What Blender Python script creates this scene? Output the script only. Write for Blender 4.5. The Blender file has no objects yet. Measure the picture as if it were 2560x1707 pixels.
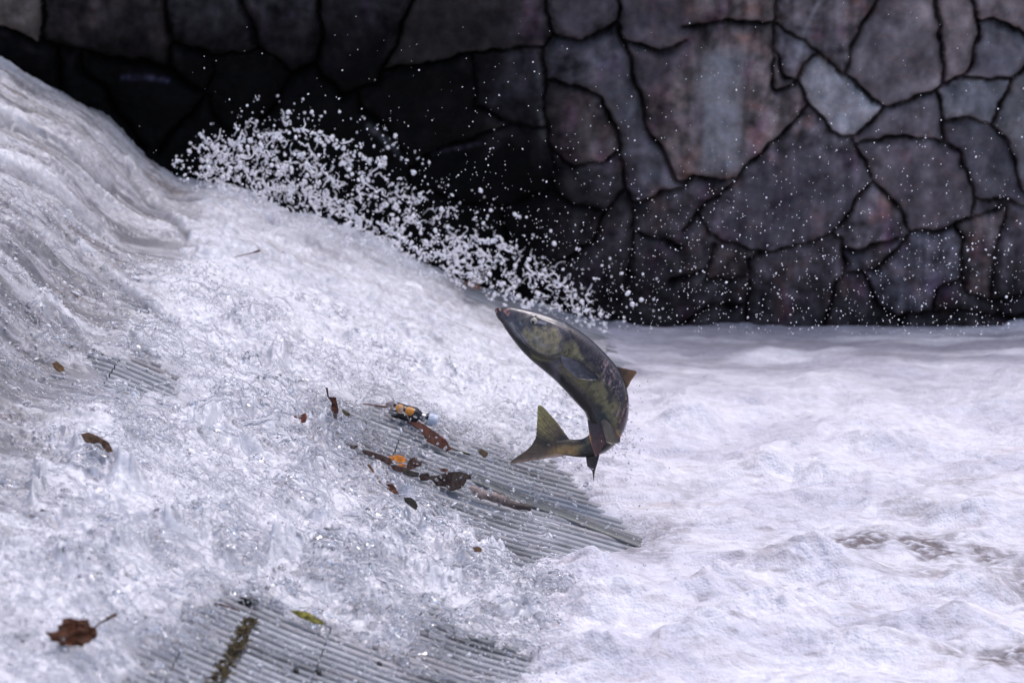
import bpy, math, random
import numpy as np
from mathutils import Vector, Matrix

S = bpy.context.scene
COL = S.collection
rng = np.random.default_rng(7)
random.seed(7)
R = math.radians

# ------------------------------------------------------------------ camera, sky, sun, exposure
FPX, CU, CV = 11520.0, 1280.0, 853.5          # focal length and centre in photo pixels
HCAM, PITCH, FISH_Y = 4.77, R(14.3), 16.3
cd = bpy.data.cameras.new('camera'); cam = bpy.data.objects.new('camera', cd); COL.objects.link(cam)
cam.location = (0, 0, HCAM); cam.rotation_euler = (math.pi/2 - PITCH, 0, 0)
cd.sensor_width = 36; cd.lens = 36*FPX/2560; cd.clip_start = .1; cd.clip_end = 500
cd.dof.use_dof = True; cd.dof.focus_distance = 16.45; cd.dof.aperture_fstop = 2.4; cd.dof.aperture_blades = 0
S.camera = cam

SUN_EL, SUN_AZ = 73, 125
w = bpy.data.worlds.new('World'); S.world = w; w.use_nodes = True
wn = w.node_tree.nodes; wl = w.node_tree.links
sky = wn.new('ShaderNodeTexSky'); sky.sky_type = 'NISHITA'; sky.sun_disc = False
sky.sun_elevation = R(SUN_EL); sky.sun_rotation = R(180-SUN_AZ); sky.air_density = 1.0; sky.dust_density = 3.0; sky.ozone_density = 1.0
wl.new(sky.outputs[0], wn['Background'].inputs[0]); wn['Background'].inputs[1].default_value = .13
sl = bpy.data.lights.new('sun', 'SUN'); sl.energy = 1.35; sl.angle = R(24); sl.color = (1, .95, 1)
so = bpy.data.objects.new('sun', sl); COL.objects.link(so)
# light from behind the camera and high up (overcast)
dx, dy = math.sin(R(SUN_AZ)), -math.cos(R(SUN_AZ))
so.rotation_euler = Vector((dx*math.cos(R(SUN_EL)), dy*math.cos(R(SUN_EL)), math.sin(R(SUN_EL)))).to_track_quat('Z', 'Y').to_euler()
S.view_settings.view_transform = 'Standard'; S.view_settings.look = 'None'; S.view_settings.gamma = 1
S.view_settings.exposure = 0.33
cy = S.cycles
cy.max_bounces = 10; cy.diffuse_bounces = 3; cy.glossy_bounces = 4; cy.transmission_bounces = 8; cy.transparent_max_bounces = 8
cy.caustics_reflective = False; cy.caustics_refractive = True; cy.sample_clamp_indirect = 6

# ------------------------------------------------------------------ photo pixels <-> world
SP, CP = math.sin(PITCH), math.cos(PITCH)
def proj(x, y, z):
    z = z - HCAM
    d = y*CP - z*SP; up = y*SP + z*CP
    return CU + FPX*x/d, CV - FPX*up/d
def at_y(u, v, Y):                     # point seen at a pixel at depth Y
    a = (u-CU)/FPX; b = -(v-CV)/FPX
    dy_, dz_ = CP + b*SP, -SP + b*CP
    t = Y/dy_
    return np.array([a*t, Y, HCAM + dz_*t])
def pxm(Y): return FPX/(Y*CP + HCAM*SP)  # rough photo pixels per metre

# ------------------------------------------------------------------ noise (numpy)
def _h(ix, iy, iz):
    n = (ix.astype(np.int64)*374761393 + iy.astype(np.int64)*668265263 + iz.astype(np.int64)*2147483647) & 0xffffffff
    n = ((n ^ (n >> 13))*1274126177) & 0xffffffff
    return (n ^ (n >> 16)) & 0xffff
GR = np.array([[math.cos(a), math.sin(a)] for a in np.linspace(0, 2*math.pi, 64, endpoint=False)])
def perlin(x, y, seed=0):
    x = np.asarray(x, float); y = np.asarray(y, float)
    x0 = np.floor(x); y0 = np.floor(y); fx = x-x0; fy = y-y0
    sd = np.full(x.shape, seed)
    def g(ox, oy):
        v = GR[_h(x0+ox, y0+oy, sd) % 64]
        return v[..., 0]*(fx-ox) + v[..., 1]*(fy-oy)
    s = fx*fx*fx*(fx*(fx*6-15)+10); t = fy*fy*fy*(fy*(fy*6-15)+10)
    a = g(0, 0)*(1-s)+g(1, 0)*s; b = g(0, 1)*(1-s)+g(1, 1)*s
    return (a*(1-t)+b*t)*1.5
def fbm(x, y, o=4, seed=0, gain=.5):
    r = 0; a = 1; f = 1
    for i in range(o):
        r = r + a*perlin(x*f+17.3*i, y*f-9.1*i, seed+i); a *= gain; f *= 2.03
    return r
def ridge(x, y, o=4, seed=0, gain=.55):
    r = 0; a = 1; f = 1
    for i in range(o):
        r = r + a*(1-2*np.abs(perlin(x*f+11.7*i, y*f+5.3*i, seed+i))); a *= gain; f *= 2.05
    return r
def sstep(a, b, x):
    t = np.clip((x-a)/(b-a), 0, 1); return t*t*(3-2*t)
def poly_sd(px, py, poly):             # signed distance, positive inside
    P = np.array(poly, float); n = len(P)
    d = np.full(px.shape, 1e9); ins = np.zeros(px.shape, bool)
    for i in range(n):
        a = P[i]; b = P[(i+1) % n]; e = b-a
        wx = px-a[0]; wy = py-a[1]
        t = np.clip((wx*e[0]+wy*e[1])/(e@e+1e-9), 0, 1)
        d = np.minimum(d, np.hypot(wx-e[0]*t, wy-e[1]*t))
        if a[1] != b[1]:
            c = ((a[1] > py) != (b[1] > py)) & (px < (b[0]-a[0])*(py-a[1])/(b[1]-a[1])+a[0])
            ins ^= c
    return np.where(ins, d, -d)
def line_d(px, py, pts):
    d = np.full(px.shape, 1e9)
    for a, b in zip(pts[:-1], pts[1:]):
        a = np.array(a, float); e = np.array(b, float)-a
        t = np.clip(((px-a[0])*e[0]+(py-a[1])*e[1])/(e@e+1e-9), 0, 1)
        d = np.minimum(d, np.hypot(px-a[0]-e[0]*t, py-a[1]-e[1]*t))
    return d

# ------------------------------------------------------------------ materials
def nodes(name):
    m = bpy.data.materials.new(name); m.use_nodes = True
    return m, m.node_tree.nodes, m.node_tree.links, m.node_tree.nodes['Principled BSDF']
def mat(name, col, rough=.5, spec=.5, attr=None, noise=None, bump=None, var=0, trans=0, ior=1.45, sss=0, coat=0, coords='Object'):
    """col base colour; attr = colour attribute to multiply; noise=(scale, amount) tone mottling; bump=(scale, strength, dist)"""
    m, n, l, b = nodes(name)
    b.inputs['Base Color'].default_value = (*col, 1); b.inputs['Roughness'].default_value = rough
    b.inputs['Specular IOR Level'].default_value = spec; b.inputs['IOR'].default_value = ior
    b.inputs['Transmission Weight'].default_value = trans; b.inputs['Coat Weight'].default_value = coat
    b.inputs['Coat Roughness'].default_value = .08
    if sss:
        b.inputs['Subsurface Weight'].default_value = sss; b.inputs['Subsurface Scale'].default_value = .02
        b.inputs['Subsurface Radius'].default_value = (1, 1, 1)
    tc = n.new('ShaderNodeTexCoord'); out = None
    if attr:
        a = n.new('ShaderNodeAttribute'); a.attribute_name = attr; out = a.outputs['Color']
    if noise:
        t = n.new('ShaderNodeTexNoise'); t.inputs['Scale'].default_value = noise[0]; t.inputs['Detail'].default_value = 6
        t.inputs['Roughness'].default_value = .65
        l.new(tc.outputs[coords], t.inputs['Vector'])
        r = n.new('ShaderNodeMapRange'); r.inputs[1].default_value = .3; r.inputs[2].default_value = .7
        r.inputs[3].default_value = 1-noise[1]; r.inputs[4].default_value = 1+noise[1]*.6
        l.new(t.outputs['Fac'], r.inputs[0])
        mx = n.new('ShaderNodeMix'); mx.data_type = 'RGBA'; mx.blend_type = 'MULTIPLY'; mx.inputs[0].default_value = 1
        if out: l.new(out, mx.inputs[6])
        else: mx.inputs[6].default_value = (*col, 1)
        l.new(r.outputs[0], mx.inputs[7]); out = mx.outputs[2]
    if out: l.new(out, b.inputs['Base Color'])
    if bump:
        t = n.new('ShaderNodeTexNoise'); t.inputs['Scale'].default_value = bump[0]; t.inputs['Detail'].default_value = 8
        t.inputs['Roughness'].default_value = .6
        l.new(tc.outputs[coords], t.inputs['Vector'])
        bp = n.new('ShaderNodeBump'); bp.inputs['Strength'].default_value = bump[1]; bp.inputs['Distance'].default_value = bump[2]
        l.new(t.outputs['Fac'], bp.inputs['Height']); l.new(bp.outputs[0], b.inputs['Normal'])
    return m

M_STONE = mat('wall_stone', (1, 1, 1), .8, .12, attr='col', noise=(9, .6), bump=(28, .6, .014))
M_RAMP = mat('ramp_grey', (1, 1, 1), .2, .6, attr='col', noise=(14, .22), bump=(60, .25, .004))
def bubbles(m, scale, dist):
    """adds a layer of small round bubbles to a material's bump"""
    n = m.node_tree.nodes; l = m.node_tree.links; b = n['Principled BSDF']
    v = n.new('ShaderNodeTexVoronoi'); v.feature = 'SMOOTH_F1'; v.inputs['Scale'].default_value = scale; v.inputs['Smoothness'].default_value = .25
    tc = n.new('ShaderNodeTexCoord'); l.new(tc.outputs['Object'], v.inputs['Vector'])
    bp = n.new('ShaderNodeBump'); bp.invert = True; bp.inputs['Strength'].default_value = .42; bp.inputs['Distance'].default_value = dist
    l.new(v.outputs['Distance'], bp.inputs['Height'])
    if b.inputs['Normal'].links: l.new(b.inputs['Normal'].links[0].from_socket, bp.inputs['Normal'])
    l.new(bp.outputs[0], b.inputs['Normal'])
M_CHUTE = mat('chute_water', (1, 1, 1), .10, .5, attr='col', bump=(90, .45, .006), ior=1.33, noise=(42, .28))
M_FOAM = mat('pool_foam', (1, 1, 1), .6, .3, attr='col', bump=(110, .7, .007), sss=.0)
bubbles(M_FOAM, 85, .009)
M_GLASS = mat('clear_water', (.97, .97, 1), .02, .5, trans=.86, ior=1.33)
M_CLEAR = mat('splash_water', (.97, .97, 1), .0, .5, trans=.93, ior=1.33)
M_LUMP = mat('bubbly_water', (.90, .89, .94), .05, .5, trans=.5, ior=1.33, bump=(70, .5, .008))
M_MIST = mat('white_water', (.95, .93, .97), .2, .5, trans=.12, ior=1.33)  # white base also stands in for light caught by the drops
M_FISH = mat('salmon_skin', (1, 1, 1), .24, .5, attr='col', noise=(55, .5), bump=(210, .3, .003), coat=.6, coords='Object')
M_FIN = mat('fin_skin', (1, 1, 1), .38, .5, attr='col', noise=(60, .35), bump=(120, .3, .003), coat=.2)

# ------------------------------------------------------------------ object helpers
def link(name, me, m=None, parent=None):
    o = bpy.data.objects.new(name, me); COL.objects.link(o)
    if m: me.materials.append(m)
    if parent: o.parent = parent
    return o
def tag(o, label=None, cat=None, group=None, kind=None):
    for k, v in (('label', label), ('category', cat), ('group', group), ('kind', kind)):
        if v: o[k] = v
    return o
def mesh_np(name, V, F, col=None, smooth=True):
    """V (n,3), F (m,k) arrays of equal-size faces"""
    V = np.asarray(V, np.float32); F = np.asarray(F, np.int32); k = F.shape[1]
    me = bpy.data.meshes.new(name)
    me.vertices.add(len(V)); me.vertices.foreach_set('co', V.ravel())
    me.loops.add(F.size); me.loops.foreach_set('vertex_index', F.ravel())
    me.polygons.add(len(F)); me.polygons.foreach_set('loop_start', np.arange(0, F.size, k, dtype=np.int32))
    me.polygons.foreach_set('loop_total', np.full(len(F), k, np.int32))
    me.polygons.foreach_set('use_smooth', np.full(len(F), smooth))
    me.update(calc_edges=True); me.validate()
    if col is not None: set_col(me, col)
    return me
def set_col(me, col):
    a = me.color_attributes.new('col', 'FLOAT_COLOR', 'POINT')
    c = np.ones((len(me.vertices), 4), np.float32); c[:, :3] = col
    a.data.foreach_set('color', c.ravel())
def grid_faces(n, m, keep=None):
    i = np.arange(n-1)[:, None]*m + np.arange(m-1)[None]
    F = np.stack([i, i+m, i+m+1, i+1], -1).reshape(-1, 4)
    if keep is not None: F = F[keep.reshape(-1)[F].all(1)]
    return F
def compact(V, F, col=None):
    used = np.unique(F); mp = np.full(len(V), -1); mp[used] = np.arange(len(used))
    return V[used], mp[F], (None if col is None else col[used])
def empty(name, loc):
    o = bpy.data.objects.new(name, None); COL.objects.link(o); o.location = loc; o.empty_display_size = .1
    return o
def mix(a, b, t):
    return np.asarray(a)*(1-t[..., None]) + np.asarray(b)*t[..., None]

# ------------------------------------------------------------------ stone wall
WALL_Y = 19.0
def c3(pts): return [(850+x/2.735, y/2.735) for x, y in pts]
def c2(pts): return [(x/2.735, y/2.735) for x, y in pts]
def c4(pts): return [(1700+x/1.9116, y/1.9116) for x, y in pts]
JOINTS = [c2(p) for p in (
 [(0,175),(120,230),(330,290),(450,320)], [(450,320),(460,560),(480,700)], [(450,320),(600,340),(830,410),(1000,430),(1190,450),(1200,350),(1230,290)],
 [(600,340),(590,450),(610,520),(750,600)], [(350,0),(345,290)], [(1230,290),(1340,330),(1480,380),(1680,390),(1790,330),(1900,390),(2030,510)], [(1230,290),(1180,150),(1170,0)],
 [(1190,450),(1300,580),(1420,630)], [(1480,380),(1480,510),(1430,600),(1420,650)], [(1420,650),(1330,790),(1180,930),(1100,1050)],
 [(1450,650),(1490,780),(1530,920),(1560,1150)], [(750,600),(820,760),(930,900),(1000,1000)], [(2030,510),(1950,650),(1850,780),(1750,870),(1530,920)],
 [(2030,510),(2170,450),(2200,400),(2215,230),(2220,0)], [(2170,450),(2350,650)], [(1790,330),(1760,150),(1680,0)])]
JOINTS += [c3(p) for p in (
 [(0,640),(130,610),(260,580),(290,480),(390,330),(430,180),(500,0)], [(290,500),(390,490),(560,440),(720,420),(900,370),(1100,340),(1380,330),(1420,250),(1440,220)],
 [(1440,220),(1540,255),(1650,270),(1720,245),(1880,160),(1900,0)], [(1440,220),(1400,0)], [(1380,330),(1400,480),(1390,650),(1420,880),(1440,1000),(1520,1110),(1620,1130),(1780,1110),(1880,1060)],
 [(900,370),(930,640),(930,740),(1050,790),(1180,860),(1340,890),(1420,880)], [(130,610),(150,750),(300,860),(420,1020),(470,1130),(480,1300)], [(480,1150),(640,1040),(880,970),(1100,880),(1180,860)],
 [(1880,1060),(1920,1000),(1880,900),(1760,660),(1600,580),(1390,560)], [(1920,1020),(1950,1250),(1990,1400),(2150,1360),(2350,1250)],
 [(1440,1000),(1450,1300),(1600,1420),(1800,1450),(1900,1340),(1960,1300)], [(1880,160),(1930,290),(2120,330),(2260,335),(2350,270)], [(1930,290),(1960,390),(2020,600),(2100,870),(2200,1080),(2290,1230),(2350,1240)],
 [(1990,1400),(2000,1600),(1980,1900)], [(1800,1450),(1750,1650),(1500,1800),(1400,2000)], [(480,1300),(800,1380),(1100,1420),(1450,1300)], [(1100,1420),(1150,1700)], [(2000,1600),(2180,1650),(2330,1700)])]
JOINTS += [c4(p) for p in (
 [(0,125),(110,125),(280,105),(430,115),(450,0)], [(430,120),(440,230),(490,380),(540,400)], [(430,120),(460,140),(560,190),(650,260),(780,360),(830,420),(900,470),(950,510)],
 [(920,0),(870,100),(790,260),(770,350)], [(950,515),(1060,490),(1200,440),(1230,400),(1300,375),(1420,375),(1560,380),(1640,300),(1760,250)],
 [(1180,0),(1200,90),(1220,250),(1230,400)], [(1350,0),(1390,90),(1390,180),(1350,330),(1310,375)], [(1390,110),(1470,90),(1560,140),(1640,180),(1760,230)],
 [(540,400),(620,520),(700,620),(750,655),(820,645),(880,590),(950,515)], [(540,400),(560,310),(620,270),(650,260)], [(440,230),(420,330),(440,440),(510,420),(540,400)],
 [(600,510),(460,650),(320,800),(260,860),(100,855),(0,860)], [(260,860),(190,930),(90,1020),(0,1120)],
 [(90,1030),(130,1110),(200,1150),(300,1190),(400,1215),(520,1190),(640,1170),(730,1110),(810,1030),(860,920),(930,860)],
 [(810,660),(830,690),(850,760),(930,860),(970,920),(1050,1020),(1100,1110)], [(830,690),(960,660),(1090,655),(1240,685),(1310,730),(1370,850),(1390,950),(1380,1040)],
 [(1210,440),(1240,560),(1250,685)], [(1245,575),(1370,575),(1460,590),(1530,660),(1580,760),(1610,900),(1640,990),(1760,1100)], [(1460,590),(1480,540),(1540,430),(1560,380)],
 [(1390,950),(1480,965),(1560,970),(1640,990)], [(1100,1110),(1200,1120),(1300,1080),(1400,1040),(1560,975)], [(1100,1110),(1030,1200),(920,1290),(860,1295),(775,1290)],
 [(730,1110),(770,1150),(775,1280),(740,1400),(710,1500),(690,1600)], [(860,1290),(910,1370),(960,1470),(1030,1530),(1070,1600)],
 [(160,1160),(140,1290),(130,1340),(240,1345),(320,1310),(330,1240),(400,1215)], [(320,1310),(330,1380),(300,1600)], [(-60,1350),(0,1335),(130,1300)],
 [(775,1190),(890,1190),(980,1160),(1080,1130)], [(1300,1080),(1350,1150),(1340,1330),(1230,1400),(1210,1480)], [(1540,990),(1540,1060),(1500,1200),(1490,1450)],
 [(1030,1530),(1070,1510),(1200,1490),(1380,1480),(1490,1520),(1700,1500)], [(1340,1330),(1380,1400),(1490,1450),(1700,1400)], [(0,1540),(130,1480),(330,1450)])]
def build_wall():
    st = 4.5; U = np.arange(-420, 2980, st); Vv = np.arange(-420, 900, st)
    uu, vv = np.meshgrid(U, Vv, indexing='ij')
    wu = uu+9*fbm(uu/70, vv/70, 3, 3); wv = vv+9*fbm(uu/70, vv/70, 3, 13)
    d = np.full(uu.shape, 1e9)
    extra = [[(-420,60),(-200,120),(0,64)], [(-200,120),(-160,420),(-300,600)], [(2560,95),(2700,60),(2980,110)], [(2700,60),(2720,-200)], [(2620,130),(2760,420),(2900,560)],
             [(-420,-90),(-100,-60),(130,-80),(420,-60),(700,-110),(1000,-70),(1390,-90),(1550,-50),(1930,-80),(2180,-50),(2420,-90),(2700,-60),(2980,-100)],
             [(130,-80),(128,0)],[(420,-60),(428,0)],[(1000,-70),(1035,0)],[(1390,-90),(1362,0)],[(1930,-80),(1935,0)],[(2180,-50),(2181,0)],[(700,-110),(660,-300)],[(1550,-50),(1600,-320)],[(2420,-90),(2300,-330)],
             [(-420,-320),(200,-280),(900,-330),(1600,-310),(2300,-330),(2980,-300)]]
    for j in JOINTS+extra: d = np.minimum(d, line_d(wu, wv, j))
    # stone ids by flooding the cells between joints
    free = d > 6; lab = np.zeros(uu.shape, int); k = 0
    for i0, j0 in zip(*[a.ravel() for a in np.meshgrid(np.arange(3, len(U), 12), np.arange(3, len(Vv), 8), indexing='ij')]):
        if lab[i0, j0] or not free[i0, j0]: continue
        k += 1; m = np.zeros(uu.shape, bool); m[i0, j0] = True; fr = free & (lab == 0)
        while True:
            g = m.copy()
            for _ in range(8):
                g[1:] |= g[:-1] & fr[1:]; g[:-1] |= g[1:] & fr[:-1]; g[:, 1:] |= g[:, :-1] & fr[:, 1:]; g[:, :-1] |= g[:, 1:] & fr[:, :-1]
            if (g == m).all(): break
            m = g
        lab[m] = k
    r = np.random.default_rng(5)
    tone = r.uniform(.75, 1.25, k+1); hue = r.uniform(-1, 1, k+1); tone[0] = .8
    # wet stone plus painted shadow around and behind the fall, drier and paler rightwards
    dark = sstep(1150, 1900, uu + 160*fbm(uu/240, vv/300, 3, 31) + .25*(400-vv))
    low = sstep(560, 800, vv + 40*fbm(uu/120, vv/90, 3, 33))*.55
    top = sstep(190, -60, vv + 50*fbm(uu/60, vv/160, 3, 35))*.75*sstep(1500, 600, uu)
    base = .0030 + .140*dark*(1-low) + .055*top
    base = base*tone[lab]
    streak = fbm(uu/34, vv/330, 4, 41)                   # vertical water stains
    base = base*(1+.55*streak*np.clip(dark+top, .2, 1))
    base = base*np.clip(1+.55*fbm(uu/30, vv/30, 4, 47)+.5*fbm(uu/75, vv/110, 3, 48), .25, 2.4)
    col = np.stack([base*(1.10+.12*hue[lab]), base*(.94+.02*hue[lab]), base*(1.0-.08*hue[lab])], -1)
    rust = np.clip(fbm(uu/80, vv/70, 4, 51)-.18, 0, 1)*.75*np.clip(dark+.8*top, .3, 1)
    col = mix(col, col*np.array([1.7, .95, .65]), np.clip(rust*.75, 0, 1))
    plum = np.clip(fbm(uu/80, vv/110, 4, 57)-.2, 0, 1)
    col = mix(col, col*np.array([1.3, .82, 1.25]), np.clip(plum*.7, 0, 1))
    for (u0, v0, c, s) in ((2085, 250, (.42, .40, .42), 1), (2370, 110, (.36, .29, .29), 1), (2410, 250, (.27, .26, .28), 1), (2150, 170, (.21, .18, .19), .8), (2300, 330, (.24, .21, .23), .7),
                           (2490, 130, (.25, .23, .25), .8), (2270, 450, (.19, .16, .175), .6), (2000, 560, (.125, .11, .13), .5), (1560, 330, (.10, .095, .105), .4), (2540, 330, (.25, .24, .24), .7), (60, 40, (.17, .14, .125), .9), (1120, 60, (.06, .052, .05), .35), (1550, 60, (.09, .08, .095), .7), (2480, 420, (.17, .16, .18), .6)):
        i = int((u0-U[0])/st); jj = int((v0-Vv[0])/st); L = lab[i, jj]
        if L:
            n = np.clip(1+.35*fbm(uu/40, vv/60, 4, 61), .4, 1.5)
            m = (lab == L)*s*sstep(210, 150, np.hypot(uu-u0, vv-v0))
            col = mix(col, np.asarray(c)*n[..., None], m*1.0)
    pale = np.exp(-((uu-1795-8*np.sin(vv/50))/56)**4)*sstep(80, 170, vv)*sstep(450, 400, vv)*np.clip(.75+.5*streak, 0, 1)
    col = mix(col, (.34, .33, .35), np.clip(pale*1.3, 0, .95))
    for pts, c, wd in (([(320,192),(380,190),(430,200)], (.06, .055, .10), 6), ([(925,315),(985,365),(1020,410)], (.08, .08, .085), 7), ([(1340,130),(1350,250),(1358,350)], (.09, .085, .09), 8),
                       ([(2040,-5),(2005,70),(1985,140)], (.36, .34, .36), 6), ([(1080,385),(1150,375),(1200,362)], (.045, .04, .06), 5), ([(2140,362),(2220,366),(2330,355)], (.27, .24, .26), 6),
                       ([(1480,210),(1530,270),(1560,350)], (.12, .10, .10), 7), ([(1920,15),(1928,60)], (.3, .24, .21), 7), ([(2540,510),(2556,516)], (.3, .26, .27), 8)):
        col = mix(col, c, np.exp(-(line_d(uu, vv, pts)/wd)**2)*np.clip(.7+.6*fbm(uu/20, vv/20, 3, 63), 0, 1))
    jw = 3.0+2.4*fbm(uu/60, vv/60, 3, 65)
    jt = 1-sstep(jw*.6, jw*1.5, d)
    col = mix(col, (.008, .005, .006), jt*np.clip(.60+.7*fbm(uu/90, vv/90, 3, 66), .25, .95))
    ed = np.clip(d/26, 0, 1); hgt = (1-(1-ed)**2.6)
    rr = np.random.default_rng(9).uniform(-.03, .03, k+1)
    z = .045*hgt - .022*jt + rr[lab]*hgt + .022*fbm(uu/110, vv/110, 4, 71) + .008*fbm(uu/22, vv/22, 3, 73)*hgt
    # pixel grid on the wall plane -> metres
    p0 = at_y(1280, 812, WALL_Y); p1 = at_y(2280, 812, WALL_Y); kx = (p1[0]-p0[0])/1000
    X = (uu-1280)*kx
    b = -(vv-CV)/FPX; Z = HCAM + (-SP+b*CP)*WALL_Y/(CP+b*SP)
    V = np.stack([X, WALL_Y+.04-z, Z], -1)
    n, m = uu.shape
    F = grid_faces(n, m)[:, ::-1]
    top_z = Z.max(); 
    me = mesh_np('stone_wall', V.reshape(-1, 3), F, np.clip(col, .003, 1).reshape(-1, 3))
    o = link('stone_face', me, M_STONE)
    root = empty('stone_wall', (0, WALL_Y+.3, 0)); o.parent = root; o.matrix_parent_inverse = Matrix.Translation((0, -WALL_Y-.3, 0))
    xa, xb, za, zb = X.min(), X.max(), Z.min(), Z.max()
    vb = [(x, y, zz) for x in (xa-.3, xb+.3) for y in (WALL_Y+.16, WALL_Y+.9) for zz in (-.6, zb+.02)]
    fb = [(0,1,3,2),(4,6,7,5),(0,4,5,1),(2,3,7,6),(1,5,7,3),(0,2,6,4)]
    me2 = mesh_np('core', vb, fb, np.full((8, 3), .06), smooth=False)
    o2 = link('wall_core', me2, M_STONE, root); o2.matrix_parent_inverse = Matrix.Translation((0, -WALL_Y-.3, 0))
    tag(root, 'dark wet wall of large irregular fieldstones behind the pool', 'stone wall')
build_wall()

# ------------------------------------------------------------------ weir ramp
Y0, Y1 = 11.6, 19.0
def toe(Y): return .02 + (.37-.02)*(Y-14.22)/(19-14.22)
# far-end profile read off against the wall: (offset from the toe, height)
_px = [(-700,-90),(-300,40),(-120,95),(0,152),(90,212),(200,262),(280,318),(345,385),(430,442),(560,486),(780,572),(1080,690),(1260,748),(1420,795),(1500,812),(1620,842),(1750,872)]
_q = []; _z = []
for u, v in _px:
    p = at_y(u, v, 18.9); _q.append(p[0]-toe(18.9)); _z.append(p[2])
_q = np.array(_q); _z = np.array(_z)
_qq = np.linspace(_q[0], _q[-1], 600); _zz = np.interp(_qq, _q, _z)
_k = np.hanning(31); _k /= _k.sum(); _zz = np.convolve(np.pad(_zz, 15, mode='edge'), _k, 'valid')
def prof(q): return np.interp(q, _qq, _zz)
def ramp_pt(u, v, dz=0.0):             # point of the ramp surface seen at a pixel
    Ys = np.linspace(Y0, Y1, 1400)
    b = -(v-CV)/FPX; a = (u-CU)/FPX
    t = Ys/(CP+b*SP); x = a*t; z = HCAM+(-SP+b*CP)*t
    zs = np.maximum(prof(x-toe(Ys)), 0)+dz
    i = np.argmax(z <= zs) if (z <= zs).any() else len(Ys)-1
    return np.array([x[i], Ys[i], zs[i]])

def build_ramp():
    root = empty('weir_ramp', (0, 15, 0))
    tag(root, 'grey slatted weir ramp sloping down under the rushing water', 'weir ramp')
    pitch = .058
    prof1 = [(0, -.015), (.18, -.015), (.24, -.004), (.30, .001), (.42, .0035), (.55, .004), (.68, .003), (.80, .001), (.90, -.003), (.96, -.009)]
    ys = []; dz = []
    for i in range(int((Y1-Y0+.3)/pitch)):
        for f, h in prof1: ys.append(Y0+(i+f)*pitch); dz.append(h)
    ys = np.array(ys); dz = np.array(dz)
    slat_id = np.repeat(np.arange(len(ys)//len(prof1)), len(prof1))
    seams = [_q[0], -1.58, -.985, -.60, _q[-1]]
    for qa, qb in zip(seams[:-1], seams[1:]):
        nq = max(8, int((qb-qa)/.02)); qs = np.linspace(qa+.002, qb-.002, nq)
        qq, yy = np.meshgrid(qs, ys, indexing='ij'); zz = prof(qq)+dz[None]-.045*(1-sstep(-1.9, -1.55, qq))
        r = np.random.default_rng(int(abs(qa*1000)))
        tj = r.uniform(.88, 1.12, slat_id.max()+1)[slat_id][None]
        g = (.37*tj)*(1+.18*fbm(qq*3, yy*9, 4, 5)) * np.where(dz < -.008, .5, 1)[None]
        c = np.stack([g*.97, g*.975, g*1.05], -1)
        c = c*np.clip(1-.75*np.clip(fbm(qq*2.2, yy*4.5, 4, 18)-.12, 0, 1)-.5*np.clip(fbm(qq*9, yy*16, 4, 19)-.25, 0, 1), .35, 1)[..., None]
        br = np.clip(fbm(qq*1.3, yy*6, 4, 8)-.3, 0, 1)*.7
        c = mix(c, c*np.array([1.12, .92, .85]), np.clip(br, 0, 1))
        ysk = yy-.14*(qq+.8)
        V = np.stack([toe(ysk)+qq, ysk, zz], -1).reshape(-1, 3)
        o = link('slatted_panel', mesh_np('slatted_panel', V, grid_faces(len(qs), len(ys))[:, ::-1], np.clip(c, .01, 1).reshape(-1, 3), smooth=False), M_RAMP, root)
        o.matrix_parent_inverse = Matrix.Translation((0, -15, 0))
    # smooth cover strip and bolts
    a, b = ramp_pt(1180, 1195), ramp_pt(1590, 1325); n = 40; t = np.linspace(0, 1.05, n); Vc = []
    for w_, dzv in ((-.055, .004), (-.05, .011), (.05, .011), (.055, .004)):
        x = a[0]+(b[0]-a[0])*t; y = a[1]+(b[1]-a[1])*t+w_; Vc.append(np.column_stack([x, y, prof(x-toe(y))+dzv]))
    o = link('cover_strip', mesh_np('cover_strip', np.array(Vc).reshape(-1, 3), grid_faces(4, n), np.full((4*n, 3), .15)*np.array([.95, 1, 1.02])), M_RAMP, root)
    o.matrix_parent_inverse = Matrix.Translation((0, -15, 0))
    for u, v in ((740, 1680), (797, 1684), (949, 1664)):
        c = ramp_pt(u, v); k = 14; an = np.linspace(0, 2*math.pi, k, endpoint=False)
        Vb = [(c[0]+rr_*math.cos(t_), c[1]+1.2*rr_*math.sin(t_), c[2]+h_-.3*rr_*math.cos(t_)) for rr_, h_ in ((.009, -.004), (.009, .010), (.006, .013)) for t_ in an]+[(c[0], c[1], c[2]+.013)]
        Fb = [(i*k+j, i*k+(j+1) % k, (i+1)*k+(j+1) % k, (i+1)*k+j) for i in (0, 1) for j in range(k)]
        me = bpy.data.meshes.new('bolt'); me.from_pydata(Vb, [], Fb+[(2*k+j, 2*k+(j+1) % k, 3*k) for j in range(k)]); set_col(me, np.full((3*k+1, 3), .02))
        o = link('bolt', me, M_RAMP, root); o.matrix_parent_inverse = Matrix.Translation((0, -15, 0))
    # solid body beneath the slats
    qs = np.linspace(_q[0], _q[-1], 60); V = []; 
    for y in (Y0-.05, Y1): 
        for q in qs: V.append((toe(y)+q, y, prof(q)-.03-.045*(1-sstep(-1.9, -1.55, q))))
        for q in qs: V.append((toe(y)+q, y, -.9))
    n = 60; F = []
    for i in range(n-1):
        F += [(i, i+1, 2*n+i+1, 2*n+i), (n+i, 3*n+i, 3*n+i+1, n+i+1), (i, n+i, n+i+1, i+1), (2*n+i, 2*n+i+1, 3*n+i+1, 3*n+i)]
    o = link('concrete_base', mesh_np('base', V, F, np.full((4*n, 3), .12), smooth=False), M_RAMP, root)
    o.matrix_parent_inverse = Matrix.Translation((0, -15, 0))
build_ramp()

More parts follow.
